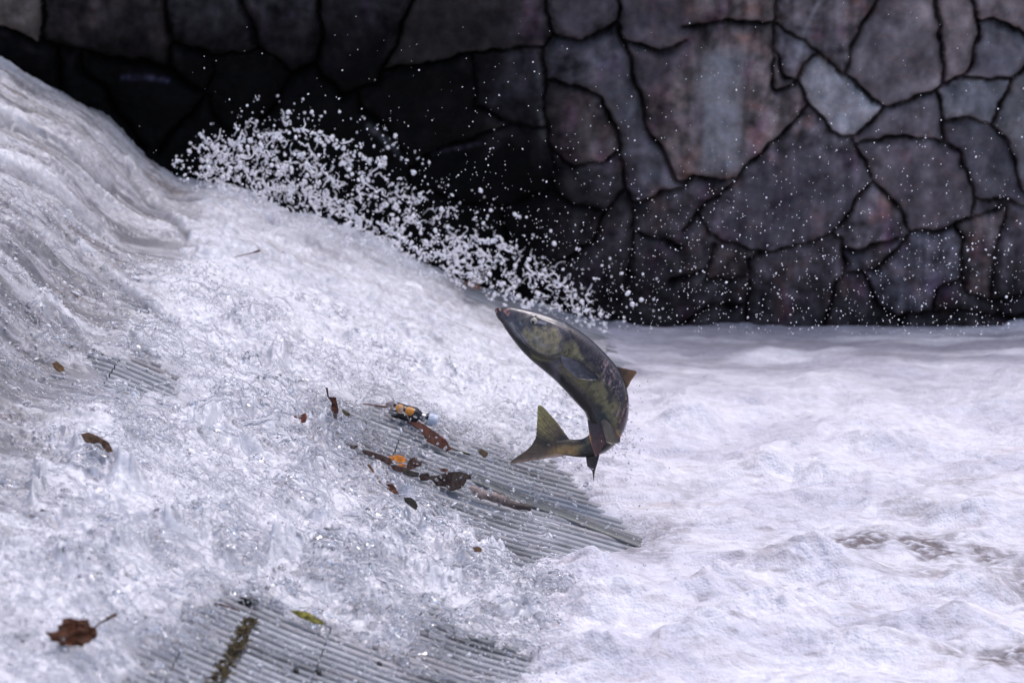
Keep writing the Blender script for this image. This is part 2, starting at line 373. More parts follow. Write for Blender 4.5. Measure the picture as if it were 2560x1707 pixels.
# ------------------------------------------------------------------ rushing water over the ramp
DRY = [  # photo outlines of the bare slats between the foam
 [(770,1040),(890,1005),(1010,1050),(1140,1085),(1290,1125),(1420,1165),(1560,1235),(1640,1330),(1560,1420),(1330,1420),(1215,1370),(1110,1300),(1000,1245),(890,1175)],
 [(485,1500),(560,1478),(640,1500),(770,1545),(900,1605),(1000,1650),(1040,1560),(1130,1560),(1260,1610),(1400,1650),(1400,1760),(240,1760),(330,1690),(460,1610)],
 [(215,865),(330,890),(425,930),(440,985),(350,1000),(250,950)],
 [(1120,670),(1230,700),(1400,760),(1600,800),(1620,850),(1420,850),(1280,795),(1180,745)],
 [(330,1600),(440,1590),(480,1640),(400,1680),(340,1650)], [(20,1560),(75,1580),(70,1620),(15,1600)],
 [(1010,1520),(1080,1530),(1200,1590),(1120,1580)]]
GROOVES = [[(205,640),(300,722),(380,790),(440,835)], [(325,430),(400,520),(465,600)], [(0,420),(90,450),(150,490),(250,570)], [(330,850),(400,935)], [(-10,300),(90,330),(200,400),(280,470)], [(120,760),(200,850),(260,930)]]
CRESTS = [([(600,840),(680,832),(715,880),(700,930)], .04), ([(40,1140),(150,1110),(230,1180),(330,1260)], .08), ([(480,1120),(620,1085),(740,1095),(820,1125)], .07), ([(815,1120),(890,1150),(975,1225),(1050,1300)], .075),
          ([(680,1430),(850,1400),(1000,1440),(1140,1490)], .07), ([(300,1410),(450,1370),(560,1420)], .06), ([(1010,1330),(1110,1400),(1230,1470)], .07), ([(90,1260),(95,1180)], .09), ([(760,1180),(800,1290),(830,1390)], .05), ([(1120,1330),(1200,1380),(1280,1400)], .05), ([(0,1430),(140,1460),(260,1440)], .06)]
def chute_height(qq, yy, bare):
    """height of the water over the ramp and its cover"""
    xx = toe(yy)+qq; z0 = prof(qq)
    u, v = proj(xx, yy, z0)
    sd = np.full(qq.shape, -1e9)
    for p in DRY: sd = np.maximum(sd, poly_sd(u, v, p))
    sd = sd + 26*fbm(u/70, v/45, 4, 101)
    cover = 1-sstep(-14, 10, sd)
    face = 1-sstep(-1.78, -1.42, qq+.05*fbm(yy*3, qq*2, 2, 103))     # steep upper face: streaming water
    thick = sstep(0, -130, sd)
    wq = qq+.05*fbm(qq*7, yy*5, 3, 105); wy = yy+.07*fbm(qq*7, yy*5, 3, 107)
    big = 1.2*fbm(wq*2.6, wy*2.8, 3, 109)
    medium = fbm(wq*8, wy*12, 4, 111)+.5*np.abs(fbm(wq*5, wy*6, 3, 112))
    fine = fbm(wq*24, wy*42, 3, 113)
    near = sstep(17.2, 15.6, yy)
    froth = .012 + thick*(.040 + .034*big*(.6+.6*near) + .018*medium*(.7+.5*near)) + .0055*fine*(.3+.7*thick)
    # streams down the face: long ridges with the flow
    cy_ = yy+.06*fbm(qq*2.2, yy*3, 3, 115)
    st = ridge(qq*.9+3, cy_*5.2, 3, 117); st2 = fbm(qq*2.4, cy_*17, 4, 119); st3 = ridge(wq*20, wy*17, 3, 121)
    flow = -.035 + .024*st + .011*st2 + .004*st3+.004*fine
    froth = froth + thick*.030*fbm(qq*.9, yy*5.5, 3, 151)
    for pts, a in CRESTS: froth = froth + a*np.exp(-(line_d(u+14*fbm(u/50, v/50, 2, 153), v, pts)/17)**2)*(.6+.8*np.clip(fbm(u/28, v/28, 2, 155)+.3, 0, 1))
    h = np.maximum(flow*face + froth*(1-face), .006-.045*(1-sstep(-1.9, -1.55, qq)))
    for pts in GROOVES: h = h - .028*np.exp(-(line_d(u, v, pts)/11)**2) + .026*np.exp(-(line_d(u+6, v+24, pts)/13)**2)
    h = h*sstep(.16, .02, qq)-.07*sstep(.02, .16, qq)
    return u, v, z0, h, cover, face, big, medium, fine, st, st2, st3, near
def cy__(qq, yy): return yy+.07*fbm(qq*1.8, yy*2.5, 3, 147)
def build_chute():
    nq, ny = 1000, 1150
    qs = np.linspace(-2.75, .16, nq); ys = np.linspace(12.2, 18.98, ny)
    qq, yy = np.meshgrid(qs, ys, indexing='ij')
    u, v, z0, h, cover, face, big, medium, fine, st, st2, st3, near = chute_height(qq, yy, None)
    z = z0+np.where(cover > .02, h*cover, -.05)-.004*(1-cover)
    X = toe(yy)+qq
    white = np.array([.80, .79, .84]); grey = np.array([.30, .29, .32]); olive = np.array([.20, .185, .155]); brown = np.array([.16, .10, .07])
    t = np.clip(1.02+.50*fbm(qq*2.2, yy*7.5, 5, 131)+.42*fbm(qq*6, yy*26, 4, 132)+.10*medium+.05*fine, 0, 1)
    c_f = mix(grey*1.3, white, np.clip(t, 0, 1))
    cyq = cy__(qq, yy)
    lane = fbm(qq*.75, cyq*5.5, 4, 141); lane2 = fbm(qq*1.6+4, cyq*15, 4, 143); curd = ridge(qq*9+lane, yy*12, 4, 145)
    tf = np.clip(.39+.85*lane+.80*lane2+.16*curd+.35*fbm(qq*14, yy*40, 3, 149)-.17*sstep(17.6, 16.4, yy)+.0*st2+.22*st-.16*sstep(17.6, 16.4, yy)+.30*fbm(qq*8, yy*22, 4, 133)+.18*st3, 0, 1)
    c_s = mix(grey*np.array([.42, .43, .42]), grey*1.15, sstep(0, .45, tf)); c_s = mix(c_s, white*.9, sstep(.35, 1.0, tf))
    ol = np.clip(fbm(qq*1.6, yy*13, 4, 135)-.18, 0, 1)*1.6
    c_s = mix(c_s, olive, np.clip(ol, 0, .75))
    bw = np.clip(fbm(qq*3, yy*9, 4, 137)-.5, 0, 1)*2.2
    c_s = mix(c_s, brown, np.clip(bw, 0, .7))
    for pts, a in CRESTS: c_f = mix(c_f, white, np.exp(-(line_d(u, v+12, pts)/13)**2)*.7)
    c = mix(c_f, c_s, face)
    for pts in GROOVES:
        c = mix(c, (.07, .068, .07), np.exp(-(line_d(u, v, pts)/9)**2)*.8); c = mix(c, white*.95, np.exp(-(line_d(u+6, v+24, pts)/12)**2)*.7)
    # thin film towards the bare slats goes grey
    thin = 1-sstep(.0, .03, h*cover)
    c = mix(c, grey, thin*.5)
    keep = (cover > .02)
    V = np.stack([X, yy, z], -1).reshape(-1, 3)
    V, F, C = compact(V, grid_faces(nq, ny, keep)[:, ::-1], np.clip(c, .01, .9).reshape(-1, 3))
    o = link('rushing_water', mesh_np('rushing_water', V, F, C), M_CHUTE)
    tag(o, kind='structure')
build_chute()

# ------------------------------------------------------------------ foaming pool
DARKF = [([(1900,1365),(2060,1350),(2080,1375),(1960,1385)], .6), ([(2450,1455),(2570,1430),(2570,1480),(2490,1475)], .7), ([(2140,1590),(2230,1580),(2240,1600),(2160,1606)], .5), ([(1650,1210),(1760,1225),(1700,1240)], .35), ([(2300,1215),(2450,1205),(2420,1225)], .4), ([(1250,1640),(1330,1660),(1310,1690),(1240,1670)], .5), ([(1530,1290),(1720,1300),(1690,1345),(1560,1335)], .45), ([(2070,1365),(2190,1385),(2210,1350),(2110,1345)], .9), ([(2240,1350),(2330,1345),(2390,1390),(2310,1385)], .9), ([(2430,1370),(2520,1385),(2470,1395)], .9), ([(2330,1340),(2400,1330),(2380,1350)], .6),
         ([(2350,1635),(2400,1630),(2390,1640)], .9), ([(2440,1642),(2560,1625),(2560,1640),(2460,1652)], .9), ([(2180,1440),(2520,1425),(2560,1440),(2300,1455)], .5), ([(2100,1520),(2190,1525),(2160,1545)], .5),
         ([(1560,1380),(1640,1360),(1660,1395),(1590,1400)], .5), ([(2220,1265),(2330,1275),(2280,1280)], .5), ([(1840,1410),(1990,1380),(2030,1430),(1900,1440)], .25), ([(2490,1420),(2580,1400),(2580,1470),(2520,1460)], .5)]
BUMPS = [(1980,1440,150,26,.055), (1960,1560,170,34,.07), (1780,1490,120,30,.06), (1770,1620,150,32,.05), (1720,1060,70,20,.03), (2230,1120,120,16,.03), (1900,1185,160,18,.03), (2420,1290,90,14,.03),
         (1560,1180,110,16,.03), (1450,1440,140,22,.04), (1500,1530,160,28,.05), (2150,1630,200,26,.04), (2350,1560,180,24,.035), (1900,880,120,10,.012), (1500,1660,140,26,.06), (2450,1480,110,20,.04)]
def build_pool():
    nx, ny = 820, 1250
    xs = np.linspace(-.85, 2.75, nx); ys = 11.6+(18.99-11.6)*np.linspace(0, 1, ny)
    xx, yy = np.meshgrid(xs, ys, indexing='ij')
    u, v = proj(xx, yy, 0*xx)
    wx = xx+.08*fbm(xx*3, yy*3, 3, 201); wy = yy+.08*fbm(xx*3, yy*3, 3, 203)
    big = fbm(wx*2.0, wy*2.1, 3, 205); mid = ridge(wx*5, wy*5.5, 4, 207); fine = fbm(wx*26, wy*30, 4, 209)
    h = .042*big + .0030*mid + .0030*fine*np.clip(.5+fbm(xx*2.5, yy*2.5, 2, 231), 0, 1)
    bil = fbm(wx*5.5, wy*6, 3, 214); h += .012*np.abs(bil)
    for (bu, bv, su, sv, a) in BUMPS:
        h += 2.1*a*np.exp(-((u-bu)/su)**2-((v-bv)/sv)**2)*(1+.2*fbm(xx*9, yy*9, 3, 211))
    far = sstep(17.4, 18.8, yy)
    h -= .095*np.exp(-((u-1490)/135)**2-((v-1290-(u-1490)*.33)/50)**2)
    h = h*(1-.6*far) + far*.014*fbm(xx*1.6, yy*5+.6*xx, 3, 213)
    h += .02*sstep(.35, .0, xx-toe(yy))*(fbm(xx*5, yy*14, 3, 215))
    h -= 1.1*np.clip(toe(yy)-.13-xx, 0, 1)
    white = np.array([.79, .77, .84])
    c = np.ones(xx.shape+(3,))*white
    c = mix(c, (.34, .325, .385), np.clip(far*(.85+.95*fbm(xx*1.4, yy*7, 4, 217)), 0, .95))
    c = mix(c, (.70, .61, .62), np.clip(fbm(xx*4, yy*9, 4, 219)-.12, 0, 1)*.55*sstep(900, 1200, v))   # tannin tinge
    c = mix(c, (.56, .54, .63), np.clip(.15+1.0*fbm(wx*1.5, wy*2.6, 4, 233), 0, .8)*.8)
    c = mix(c, (.55, .50, .53), np.clip(fbm(wx*5, wy*14, 4, 235)-.2, 0, 1)*.9*sstep(1000, 1250, v))
    c = c*np.clip(1-.16*np.clip(fbm(xx*11, yy*24, 4, 241), -.3, 1)-.10*fbm(xx*30, yy*45, 3, 243), .6, 1.12)[..., None]
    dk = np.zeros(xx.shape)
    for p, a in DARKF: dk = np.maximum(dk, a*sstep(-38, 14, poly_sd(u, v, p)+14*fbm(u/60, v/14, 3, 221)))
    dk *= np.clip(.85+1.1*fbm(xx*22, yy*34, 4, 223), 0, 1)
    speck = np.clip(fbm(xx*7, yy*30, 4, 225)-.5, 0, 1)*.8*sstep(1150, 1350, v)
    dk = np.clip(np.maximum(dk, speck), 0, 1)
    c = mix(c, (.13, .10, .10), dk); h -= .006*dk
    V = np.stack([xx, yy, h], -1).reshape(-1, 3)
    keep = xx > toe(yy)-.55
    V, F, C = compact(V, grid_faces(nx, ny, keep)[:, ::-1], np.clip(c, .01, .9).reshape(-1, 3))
    o = link('pool_water', mesh_np('pool_water', V, F, C), M_FOAM); tag(o, kind='structure')
build_pool()

# ------------------------------------------------------------------ the salmon
def catmull(P, n):
    P = np.asarray(P, float); m = len(P); t = np.linspace(0, m-1, n); i = np.minimum(t.astype(int), m-2); f = (t-i)[:, None]
    A = P[np.maximum(i-1, 0)]; B = P[i]; C = P[i+1]; D = P[np.minimum(i+2, m-1)]
    return .5*((2*B)+(-A+C)*f+(2*A-5*B+4*C-D)*f*f+(-A+3*B-3*C+D)*f**3)
KF = 3.016                                            # close-up crop scale
fc = at_y(1180+700/KF, 720+700/KF, FISH_Y)
FR = np.array([1, 0, 0]); FU = np.array([0, SP, CP]); FF = np.array([0, CP, -SP])
fsc = ((fc-np.array([0, 0, HCAM]))@FF)/FPX/KF        # metres per crop pixel
def fp(x, y, d=0):                                    # crop pixel (+ depth towards the viewer, in crop pixels) -> offset from fish centre
    x = np.asarray(x, float); y = np.asarray(y, float)
    return ((x-700)[..., None]*FR - (y-700)[..., None]*FU - np.asarray(d, float)[..., None]*FF)*fsc
# centre x, y, half height, half depth / half height, roll
SPN = np.array([(172,168,6,.8,0),(188,172,26,.8,0),(222,190,52,.75,2),(268,210,78,.70,4),(318,240,104,.66,6),(365,270,126,.64,8),(457,330,163,.62,10),(550,390,187,.62,12),(660,463,200,.60,14),(765,545,205,.58,18),
                (862,642,207,.58,22),(945,742,203,.60,28),(1000,845,184,.66,38),(1020,940,163,.74,50),(1016,1035,140,.85,68),(985,1120,112,.95,92),(925,1178,88,.9,120),(850,1204,72,.72,150),(780,1206,66,.55,168),(720,1200,62,.40,176),(672,1198,60,.22,180),(640,1200,58,.10,180)])
salmon = empty('salmon', fc)
tag(salmon, 'dark olive salmon leaping in mid air with its tail curled to the left', 'fish')
def fcol(px, py, th, s):
    """skin colours of one flank, in close-up coordinates; th 0 = back, pi = belly"""
    n1 = fbm(px/38, py/38, 4, 301); n2 = fbm(px/16, py/16, 4, 303)
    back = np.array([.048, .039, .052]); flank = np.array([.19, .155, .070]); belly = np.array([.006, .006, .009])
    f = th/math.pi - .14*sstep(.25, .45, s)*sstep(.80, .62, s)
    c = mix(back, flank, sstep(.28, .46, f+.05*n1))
    c = mix(c, belly, sstep(.57, .72, f+.04*n1))  # dark grey belly skin, deepened with its shade painted in
    # calico bars of the flank
    bars = np.clip(fbm((px*.5+py*.9)/60+2, (px-py)/150, 3, 305)+.12+.5*n2, 0, 1)*sstep(.12, .22, f)*sstep(.66, .50, f)*sstep(700, 860, px+py*.35)*sstep(.93, .75, s)
    c = mix(c, (.022, .012, .016), np.clip(bars*1.8, 0, .9))
    mar = sstep(.10, .20, f)*sstep(.50, .40, f+.05*n1)*sstep(.40, .50, s+.03*n1)*sstep(.86, .80, s)
    c = mix(c, (.018, .009, .013), mar*np.clip(1.0+.9*n2, .3, 1))
    pk = np.clip(n2-.30, 0, 1)*2.6*sstep(.10, .2, f)*sstep(.5, .38, f)*sstep(.42, .55, s)*sstep(.86, .8, s)
    c = mix(c, (.30, .20, .20), np.clip(pk, 0, .7))
    pl = sstep(.58, .66, s)*sstep(.80, .74, s)*sstep(.2, .3, f)*sstep(.62, .45, f)
    c = mix(c, (.055, .024, .036), pl*.75)
    for pts in ([(1020,560),(1000,600),(985,640)], [(1040,620),(1060,650),(1075,690)], [(1030,700),(1035,740)], [(1105,1010),(1122,960),(1150,900)], [(1085,960),(1105,900)], [(1000,540),(985,575)], [(1075,790),(1090,830)], [(1000,660),(985,700)]):
        c = mix(c, (.42, .29, .31), np.exp(-(line_d(px+7*n2, py, pts)/6.5)**2)*.8*np.clip(.7+n1, 0, 1))
    # tail stalk: golden brown with a dark upper stripe
    tl = sstep(.82, .87, s)
    ct = mix(np.array([.33, .24, .15]), np.array([.035, .032, .04]), np.exp(-((f-.40)/.13)**2)*np.clip(1+.5*n1, 0, 1))
    ct = mix(ct, (.42, .24, .065), np.exp(-((f-.62)/.2)**2)*.9)
    ct = mix(ct, (.05, .045, .02), sstep(.80, .95, f))
    c = mix(c, ct, tl)
    # head
    hd = sstep(770, 700, px+py*.12)
    ch = mix(np.array([.085, .075, .095]), np.array([.075, .07, .08]), np.clip(n1, 0, 1))
    oliv = sstep(-22, 26, poly_sd(px, py, [(400,300),(470,300),(560,305),(640,300),(672,400),(655,470),(590,505),(500,490),(430,430),(380,350)])+14*n1)
    ch = mix(ch, (.34, .285, .165), oliv*1.0*np.clip(.8+.7*n1+.3*n2, .3, 1))
    ch = mix(ch, (.13, .12, .10), sstep(-10, 25, poly_sd(px, py, [(330,200),(430,215),(440,270),(400,300),(350,250)]))*.6)
    ch = mix(ch, (.36, .34, .36), np.exp(-(line_d(px, py, [(300,270),(350,335),(420,400)])/17)**2)*.8)
    for pts, cc, wd, a in (([(480,370),(510,400),(560,440)], (.35, .32, .36), 10, .6), ([(560,330),(600,310)], (.3, .27, .2), 8, .3), ([(600,270),(640,310),(655,360)], (.34, .30, .36), 5, .7), ([(690,260),(725,310),(738,350)], (.4, .4, .45), 3, .8),
                           ([(480,260),(520,270),(545,275)], (.34, .33, .40), 9, .85), ([(440,420),(520,470),(600,490),(670,470)], (.30, .26, .17), 10, .7), ([(360,260),(375,275)], (.4, .4, .42), 6, .6)):
        ch = mix(ch, cc, np.exp(-(line_d(px, py, pts)/wd)**2)*a)
    jaw = 1-sstep(.0, 1, (poly_sd(px, py, [(170,120),(215,130),(600,100),(800,300),(700,520),(600,505),(500,470),(420,420),(350,370),(300,310),(250,245),(205,205),(160,200)])+18)/30)
    ch = mix(ch, (.018, .018, .022), jaw*sstep(640, 560, px))  # shadow of the lower jaw painted into the skin
    throat = sstep(-12, 14, poly_sd(px, py, [(440,470),(520,505),(610,520),(690,490),(700,515),(600,548),(500,545),(455,520)]))
    ch = mix(ch, (.17, .145, .055), throat*.8)
    nose = sstep(305, 235, px+.25*py)
    ch = mix(ch, (.030, .020, .026), nose*.9)
    for pts in ([(245,178),(275,160)], [(245,178),(270,205),(278,190)], [(208,155),(212,168)], [(182,172),(184,185)]):
        ch = mix(ch, (.55, .26, .22), np.exp(-(line_d(px, py, pts)/6.5)**2)*.95)
    for pts in ([(640,285),(690,300),(735,350),(745,420),(735,480),(700,510)], ):
        ch = mix(ch, (.05, .045, .07), np.exp(-(line_d(px, py, pts)/26)**2)*.75)
    for pts, wd in (([(735,340),(748,420),(738,480),(700,512),(600,532),(520,524),(450,480)], 8), ([(445,445),(520,490),(600,505),(690,480)], 5), ([(330,300),(400,390),(450,440)], 5), ([(430,270),(470,285),(520,288)], 6)):
        ch = mix(ch, (.010, .010, .012), np.exp(-(line_d(px, py, pts)/wd)**2)*.9)
    c = mix(c, ch, hd)
    gold = sstep(-8, 18, poly_sd(px, py, [(752,390),(790,430),(815,500),(850,570),(800,540),(750,510)])+10*n2)
    c = mix(c, (.26, .22, .11), gold*.9)
    return np.clip(c*.95, .005, .8)
def build_fish():
    ns, na = 320, 112
    T = catmull(SPN, ns); C = T[:, :2]; r = T[:, 2]; bfac = T[:, 3]; ph = np.radians(T[:, 4])
    tan = np.gradient(C, axis=0); tan /= np.linalg.norm(tan, axis=1)[:, None]
    for _ in range(6): tan[1:-1] = (tan[:-2]+2*tan[1:-1]+tan[2:])/4
    tan /= np.linalg.norm(tan, axis=1)[:, None]
    N = np.stack([tan[:, 1], -tan[:, 0]], -1)         # towards the back: up and right of the head-to-tail direction
    s = np.linspace(0, 1, ns)
    al = np.linspace(0, 2*math.pi, na, endpoint=False)
    A, Sx = np.meshgrid(al, s); ph2 = ph[:, None]
    th = (A+ph2+math.pi) % (2*math.pi)-math.pi        # 0 back, +-pi belly, positive = the flank we see
    rr = r[:, None]; bb = rr*bfac[:, None]
    side = np.cos(np.abs(th)-ph2)                     # mirrored flank coordinates
    PX = C[:, None, 0]+N[:, None, 0]*rr*side; PY = C[:, None, 1]+N[:, None, 1]*rr*side
    # gill cover plate and jaw relief
    g = sstep(-6, 10, poly_sd(PX, PY, [(330,250),(450,200),(640,270),(735,340),(748,420),(736,480),(698,508),(600,528),(520,520),(440,470),(380,400)]))
    rel = 1+.055*g*np.abs(np.sin(th)) - .05*np.exp(-(line_d(PX, PY, [(735,340),(750,420),(738,485),(700,515),(600,535),(500,520)])/10)**2) \
          - .04*np.exp(-(line_d(PX, PY, [(215,225),(250,275),(320,300),(400,390)])/7)**2)-.05*np.exp(-(np.hypot(PX-465, PY-252)/30)**2) + .004*fbm(PX/22, PY/22, 3, 311)
    ca = np.cos(A); sa = np.sin(A)
    pw = .9
    off_n = np.sign(ca)*np.abs(ca)**pw*rr*np.where(np.abs(ca) > .985, 1, 1)*(1+(rel-1)*np.abs(sa)); off_d = np.sign(sa)*np.abs(sa)**pw*bb*rel
    x = C[:, None, 0]+N[:, None, 0]*off_n; y = C[:, None, 1]+N[:, None, 1]*off_n
    V = fp(x, y, off_d).reshape(-1, 3)
    i = np.arange(ns-1)[:, None]*na; j = np.arange(na)[None]; jn = (j+1) % na
    F = np.stack([i+j, i+jn, i+na+jn, i+na+j], -1).reshape(-1, 4)
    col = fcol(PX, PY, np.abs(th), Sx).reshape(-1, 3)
    me = bpy.data.meshes.new('body')
    me.from_pydata(V.tolist(), [], F.tolist()+[list(range(na))[::-1], list(range((ns-1)*na, ns*na))])
    me.polygons.foreach_set('use_smooth', [True]*len(me.polygons)); me.update(); set_col(me, col)
    body = link('body', me, M_FISH, salmon)
    def surf(px, py):                                 # depth of the near flank at a close-up pixel
        k = np.argmin(np.hypot(C[:, 0]-px, C[:, 1]-py)); n = np.dot(np.array([px, py])-C[k], N[k])
        return r[k]*bfac[k]*math.sqrt(max(0, 1-(n/r[k])**2))
    return body, surf
body, fish_surf = build_fish()
def fin(name, root_pts, edge_pts, colf, d_root, d_edge, nr=14, nc=26, thick=5, wave=4, label=None, ragged=3):
    """fin as a fan of rays between a root line and a free edge (close-up pixels), with depth and thickness"""
    A = catmull(root_pts, nc); B = catmull(edge_pts, nc)
    t = np.linspace(0, 1, nr)[None, :, None]
    r_ = np.random.default_rng(len(name)*7+int(edge_pts[0][0]))
    B = B + (B-A)/np.linalg.norm(B-A, axis=1)[:, None]*r_.uniform(-ragged, ragged, nc)[:, None]
    P = A[:, None]*(1-t)+B[:, None]*t
    ii = np.arange(nc)[:, None]; tt = t[..., 0]
    d = d_root*(1-tt)+d_edge*tt + wave*np.sin(ii*1.9)*tt*.35 + wave*np.sin(tt*3+ii*.2)
    th = thick*(1-.8*tt)*np.ones((nc, 1))
    rim = np.minimum(1, np.minimum(ii, nc-1-ii)/2.0+.25); th = th*rim*(1+.25*np.cos(ii*math.pi))
    Vf = fp(P[..., 0], P[..., 1], d+th/2).reshape(-1, 3); Vb = fp(P[..., 0], P[..., 1], d-th/2).reshape(-1, 3)
    n = nc*nr; F = grid_faces(nc, nr); Fb = F[:, ::-1]+n
    loop = [k*nr for k in range(nc)]+[(nc-1)*nr+k for k in range(1, nr)]+[k*nr+nr-1 for k in range(nc-2, -1, -1)]+[k for k in range(nr-2, 0, -1)]
    S_ = [(a, b, b+n, a+n) for a, b in zip(loop, loop[1:]+loop[:1])]
    c = colf(ii/(nc-1)*np.ones((1, nr)), tt*np.ones((nc, 1)), P).reshape(-1, 3)
    ray = (1+.22*np.cos(ii*math.pi)*np.ones((1, nr))).reshape(-1, 1)
    me = mesh_np(name, np.concatenate([Vf, Vb]), np.concatenate([F, Fb, np.array(S_)]), np.clip(np.concatenate([c*ray, c*ray]), .006, .8))
    me.flip_normals() if False else None
    o = link(name, me, M_FIN, salmon)
    if label: o['label'] = label
    return o
def cf(a, b, tip=None, rim=None, rimside=None):
    def f(i, t, P):
        n = fbm(P[..., 0]/30, P[..., 1]/30, 3, 331)
        c = mix(np.array(a), np.array(b), np.clip(t+.3*n, 0, 1))
        if rim is not None:
            e = (sstep(.80, .97, i) if rimside > 0 else sstep(.20, .03, i))*sstep(.45, .8, t)
            c = mix(c, rim, e)
        return c
    return f
fin('dorsal_fin', [(1085,590),(1110,660),(1150,770)], [(1180,612),(1242,632),(1205,690),(1166,765)], cf((.04, .028, .025), (.26, .13, .06)), -6, -10, ragged=2)
fin('pectoral_fin', [(668,505),(672,545),(690,590)], [(800,545),(945,668),(905,695),(790,682)], cf((.17, .16, .19), (.016, .014, .024)), fish_surf(675,540)+4, fish_surf(860,660)+26, thick=7, ragged=1)
fin('pelvic_fin', [(868,985),(910,1015),(975,1010)], [(885,1130),(925,1258),(960,1235),(1010,1150)], cf((.035, .03, .04), (.13, .06, .05), rim=(.62, .30, .10), rimside=-1), 110, 140, thick=7, ragged=2)
fin('pelvic_fin', [(968,1000),(1000,985),(1035,1012)], [(1012,1160),(1050,1170),(1106,1160),(1116,1110)], cf((.10, .085, .07), (.14, .11, .08), rim=(.75, .30, .07), rimside=1), 118, 150, thick=7, ragged=2)
fin('anal_fin', [(858,1268),(905,1262),(965,1238)], [(868,1340),(908,1385),(916,1458),(926,1385),(950,1300)], cf((.035, .022, .02), (.09, .06, .055)), 6, 16, thick=8, ragged=1)
def tailc(i, t, P):
    n = fbm(P[..., 0]/28, P[..., 1]/28, 3, 341)
    c = mix(np.array([.15, .10, .07]), np.array([.46, .38, .14]), np.clip(t*1.15-.25+.35*n, 0, 1)*sstep(.75, .3, i))  # upper lobe coloured brighter in place of light through the thin fin
    c = mix(c, (.022, .016, .016), np.exp(-((i-.52)/.13)**2)*.85)
    c = mix(c, (.36, .22, .09), sstep(.42, .05, t)*sstep(.40, .62, i)); c = mix(c, (.05, .04, .04), sstep(.3, .02, t)*sstep(.5, .3, i))
    c = mix(c, (.66, .47, .36), sstep(.74, .93, i)*np.clip(.9+.6*n, 0, 1))
    return c
fin('tail_fin', [(742,1150),(700,1150),(668,1175),(650,1200),(655,1225),(668,1245),(700,1266)], [(640,1010),(510,880),(490,1010),(480,1130),(415,1215),(284,1322),(500,1290)], tailc, 0, 6, nr=22, nc=44, thick=9, wave=5, ragged=4)
def sphere_mesh(name, c, r, fl=1.0, seg=20):
    import bmesh
    bm = bmesh.new(); bmesh.ops.create_uvsphere(bm, u_segments=seg, v_segments=seg//2, radius=1)
    me = bpy.data.meshes.new(name)
    q = Vector(-FF).to_track_quat('Z', 'Y').to_matrix()
    for v in bm.verts: v.co = q @ Vector((v.co.x*r, v.co.y*r, v.co.z*r*fl)) + Vector(c)
    for f in bm.faces: f.smooth = True
    bm.to_mesh(me); bm.free(); return me
d0 = fish_surf(466, 252)
eye = link('eye', sphere_mesh('eye', fp(466., 251., d0-1), 29*fsc, .62), mat('eye_rim', (.42, .38, .30), .15, .6, coat=.5), salmon)
pup = link('pupil', sphere_mesh('pupil', fp(462., 256., d0+9.0), 16*fsc, .55), mat('pupil_black', (.008, .008, .010), .06, .6, coat=.6), eye)
link('brow', sphere_mesh('brow', fp(482., 220., fish_surf(482, 222)-4), 17*fsc, .5), mat('brow_grey', (.22, .19, .21), .3, .5), salmon)

# ------------------------------------------------------------------ airborne water
import bmesh as _bm
_b = _bm.new(); _bm.ops.create_icosphere(_b, subdivisions=2, radius=1); _b.verts.ensure_lookup_table()
ICO_V = np.array([v.co[:] for v in _b.verts]); ICO_F = np.array([[v.index for v in f.verts] for f in _b.faces]); _b.free()
_b = _bm.new(); _bm.ops.create_icosphere(_b, subdivisions=1, radius=1)
ICO1_V = np.array([v.co[:] for v in _b.verts]); ICO1_F = np.array([[v.index for v in f.verts] for f in _b.faces]); _b.free()
def drops(name, P, rad, m, stretch=.25, label=None, lo=False, seed=1, flow=False):
    P = np.asarray(P); rad = np.asarray(rad); n = len(P); r = np.random.default_rng(seed)
    IV, IF = (ICO1_V, ICO1_F) if lo else (ICO_V, ICO_F)
    A = r.normal(size=(n, 3))*.55+(np.array([1, -.15, -.28]) if flow else 0); A /= np.linalg.norm(A, axis=1)[:, None]
    k = 1+np.abs(r.normal(0, stretch, n))
    V = np.broadcast_to(IV[None], (n,)+IV.shape)*rad[:, None, None]
    dt = np.einsum('nij,nj->ni', V, A)
    V = V*(k[:, None, None]**-.5) + A[:, None]*(dt*(k-k**-.5)[:, None])[..., None]
    V = V + (r.normal(0, .04, V.shape)*rad[:, None, None] if not lo else 0)
    V = V + P[:, None]
    F = IF[None]+(np.arange(n)*len(IV))[:, None, None]
    o = link(name, mesh_np(name, V.reshape(-1, 3), F.reshape(-1, 3)), m); tag(o, label, None, None, 'stuff')
    return o
def tubes(curves, radii, seg=7):
    Vs = []; Fs = []; off = 0
    for c, r in zip(curves, radii):
        n = len(c); t = np.gradient(c, axis=0); t /= np.linalg.norm(t, axis=1)[:, None]+1e-9
        a = np.cross(t, [0.31, .2, .93]); a /= np.linalg.norm(a, axis=1)[:, None]+1e-9; b = np.cross(t, a)
        an = np.linspace(0, 2*math.pi, seg, endpoint=False)
        V = c[:, None]+r[:, None, None]*(a[:, None]*np.cos(an)[None, :, None]+b[:, None]*np.sin(an)[None, :, None])
        i = np.arange(n-1)[:, None]*seg; j = np.arange(seg)[None]; jn = (j+1) % seg
        Fs.append(np.stack([i+j, i+jn, i+seg+jn, i+seg+j], -1).reshape(-1, 4)+off); Vs.append(V.reshape(-1, 3)); off += n*seg
    return np.concatenate(Vs), np.concatenate(Fs)
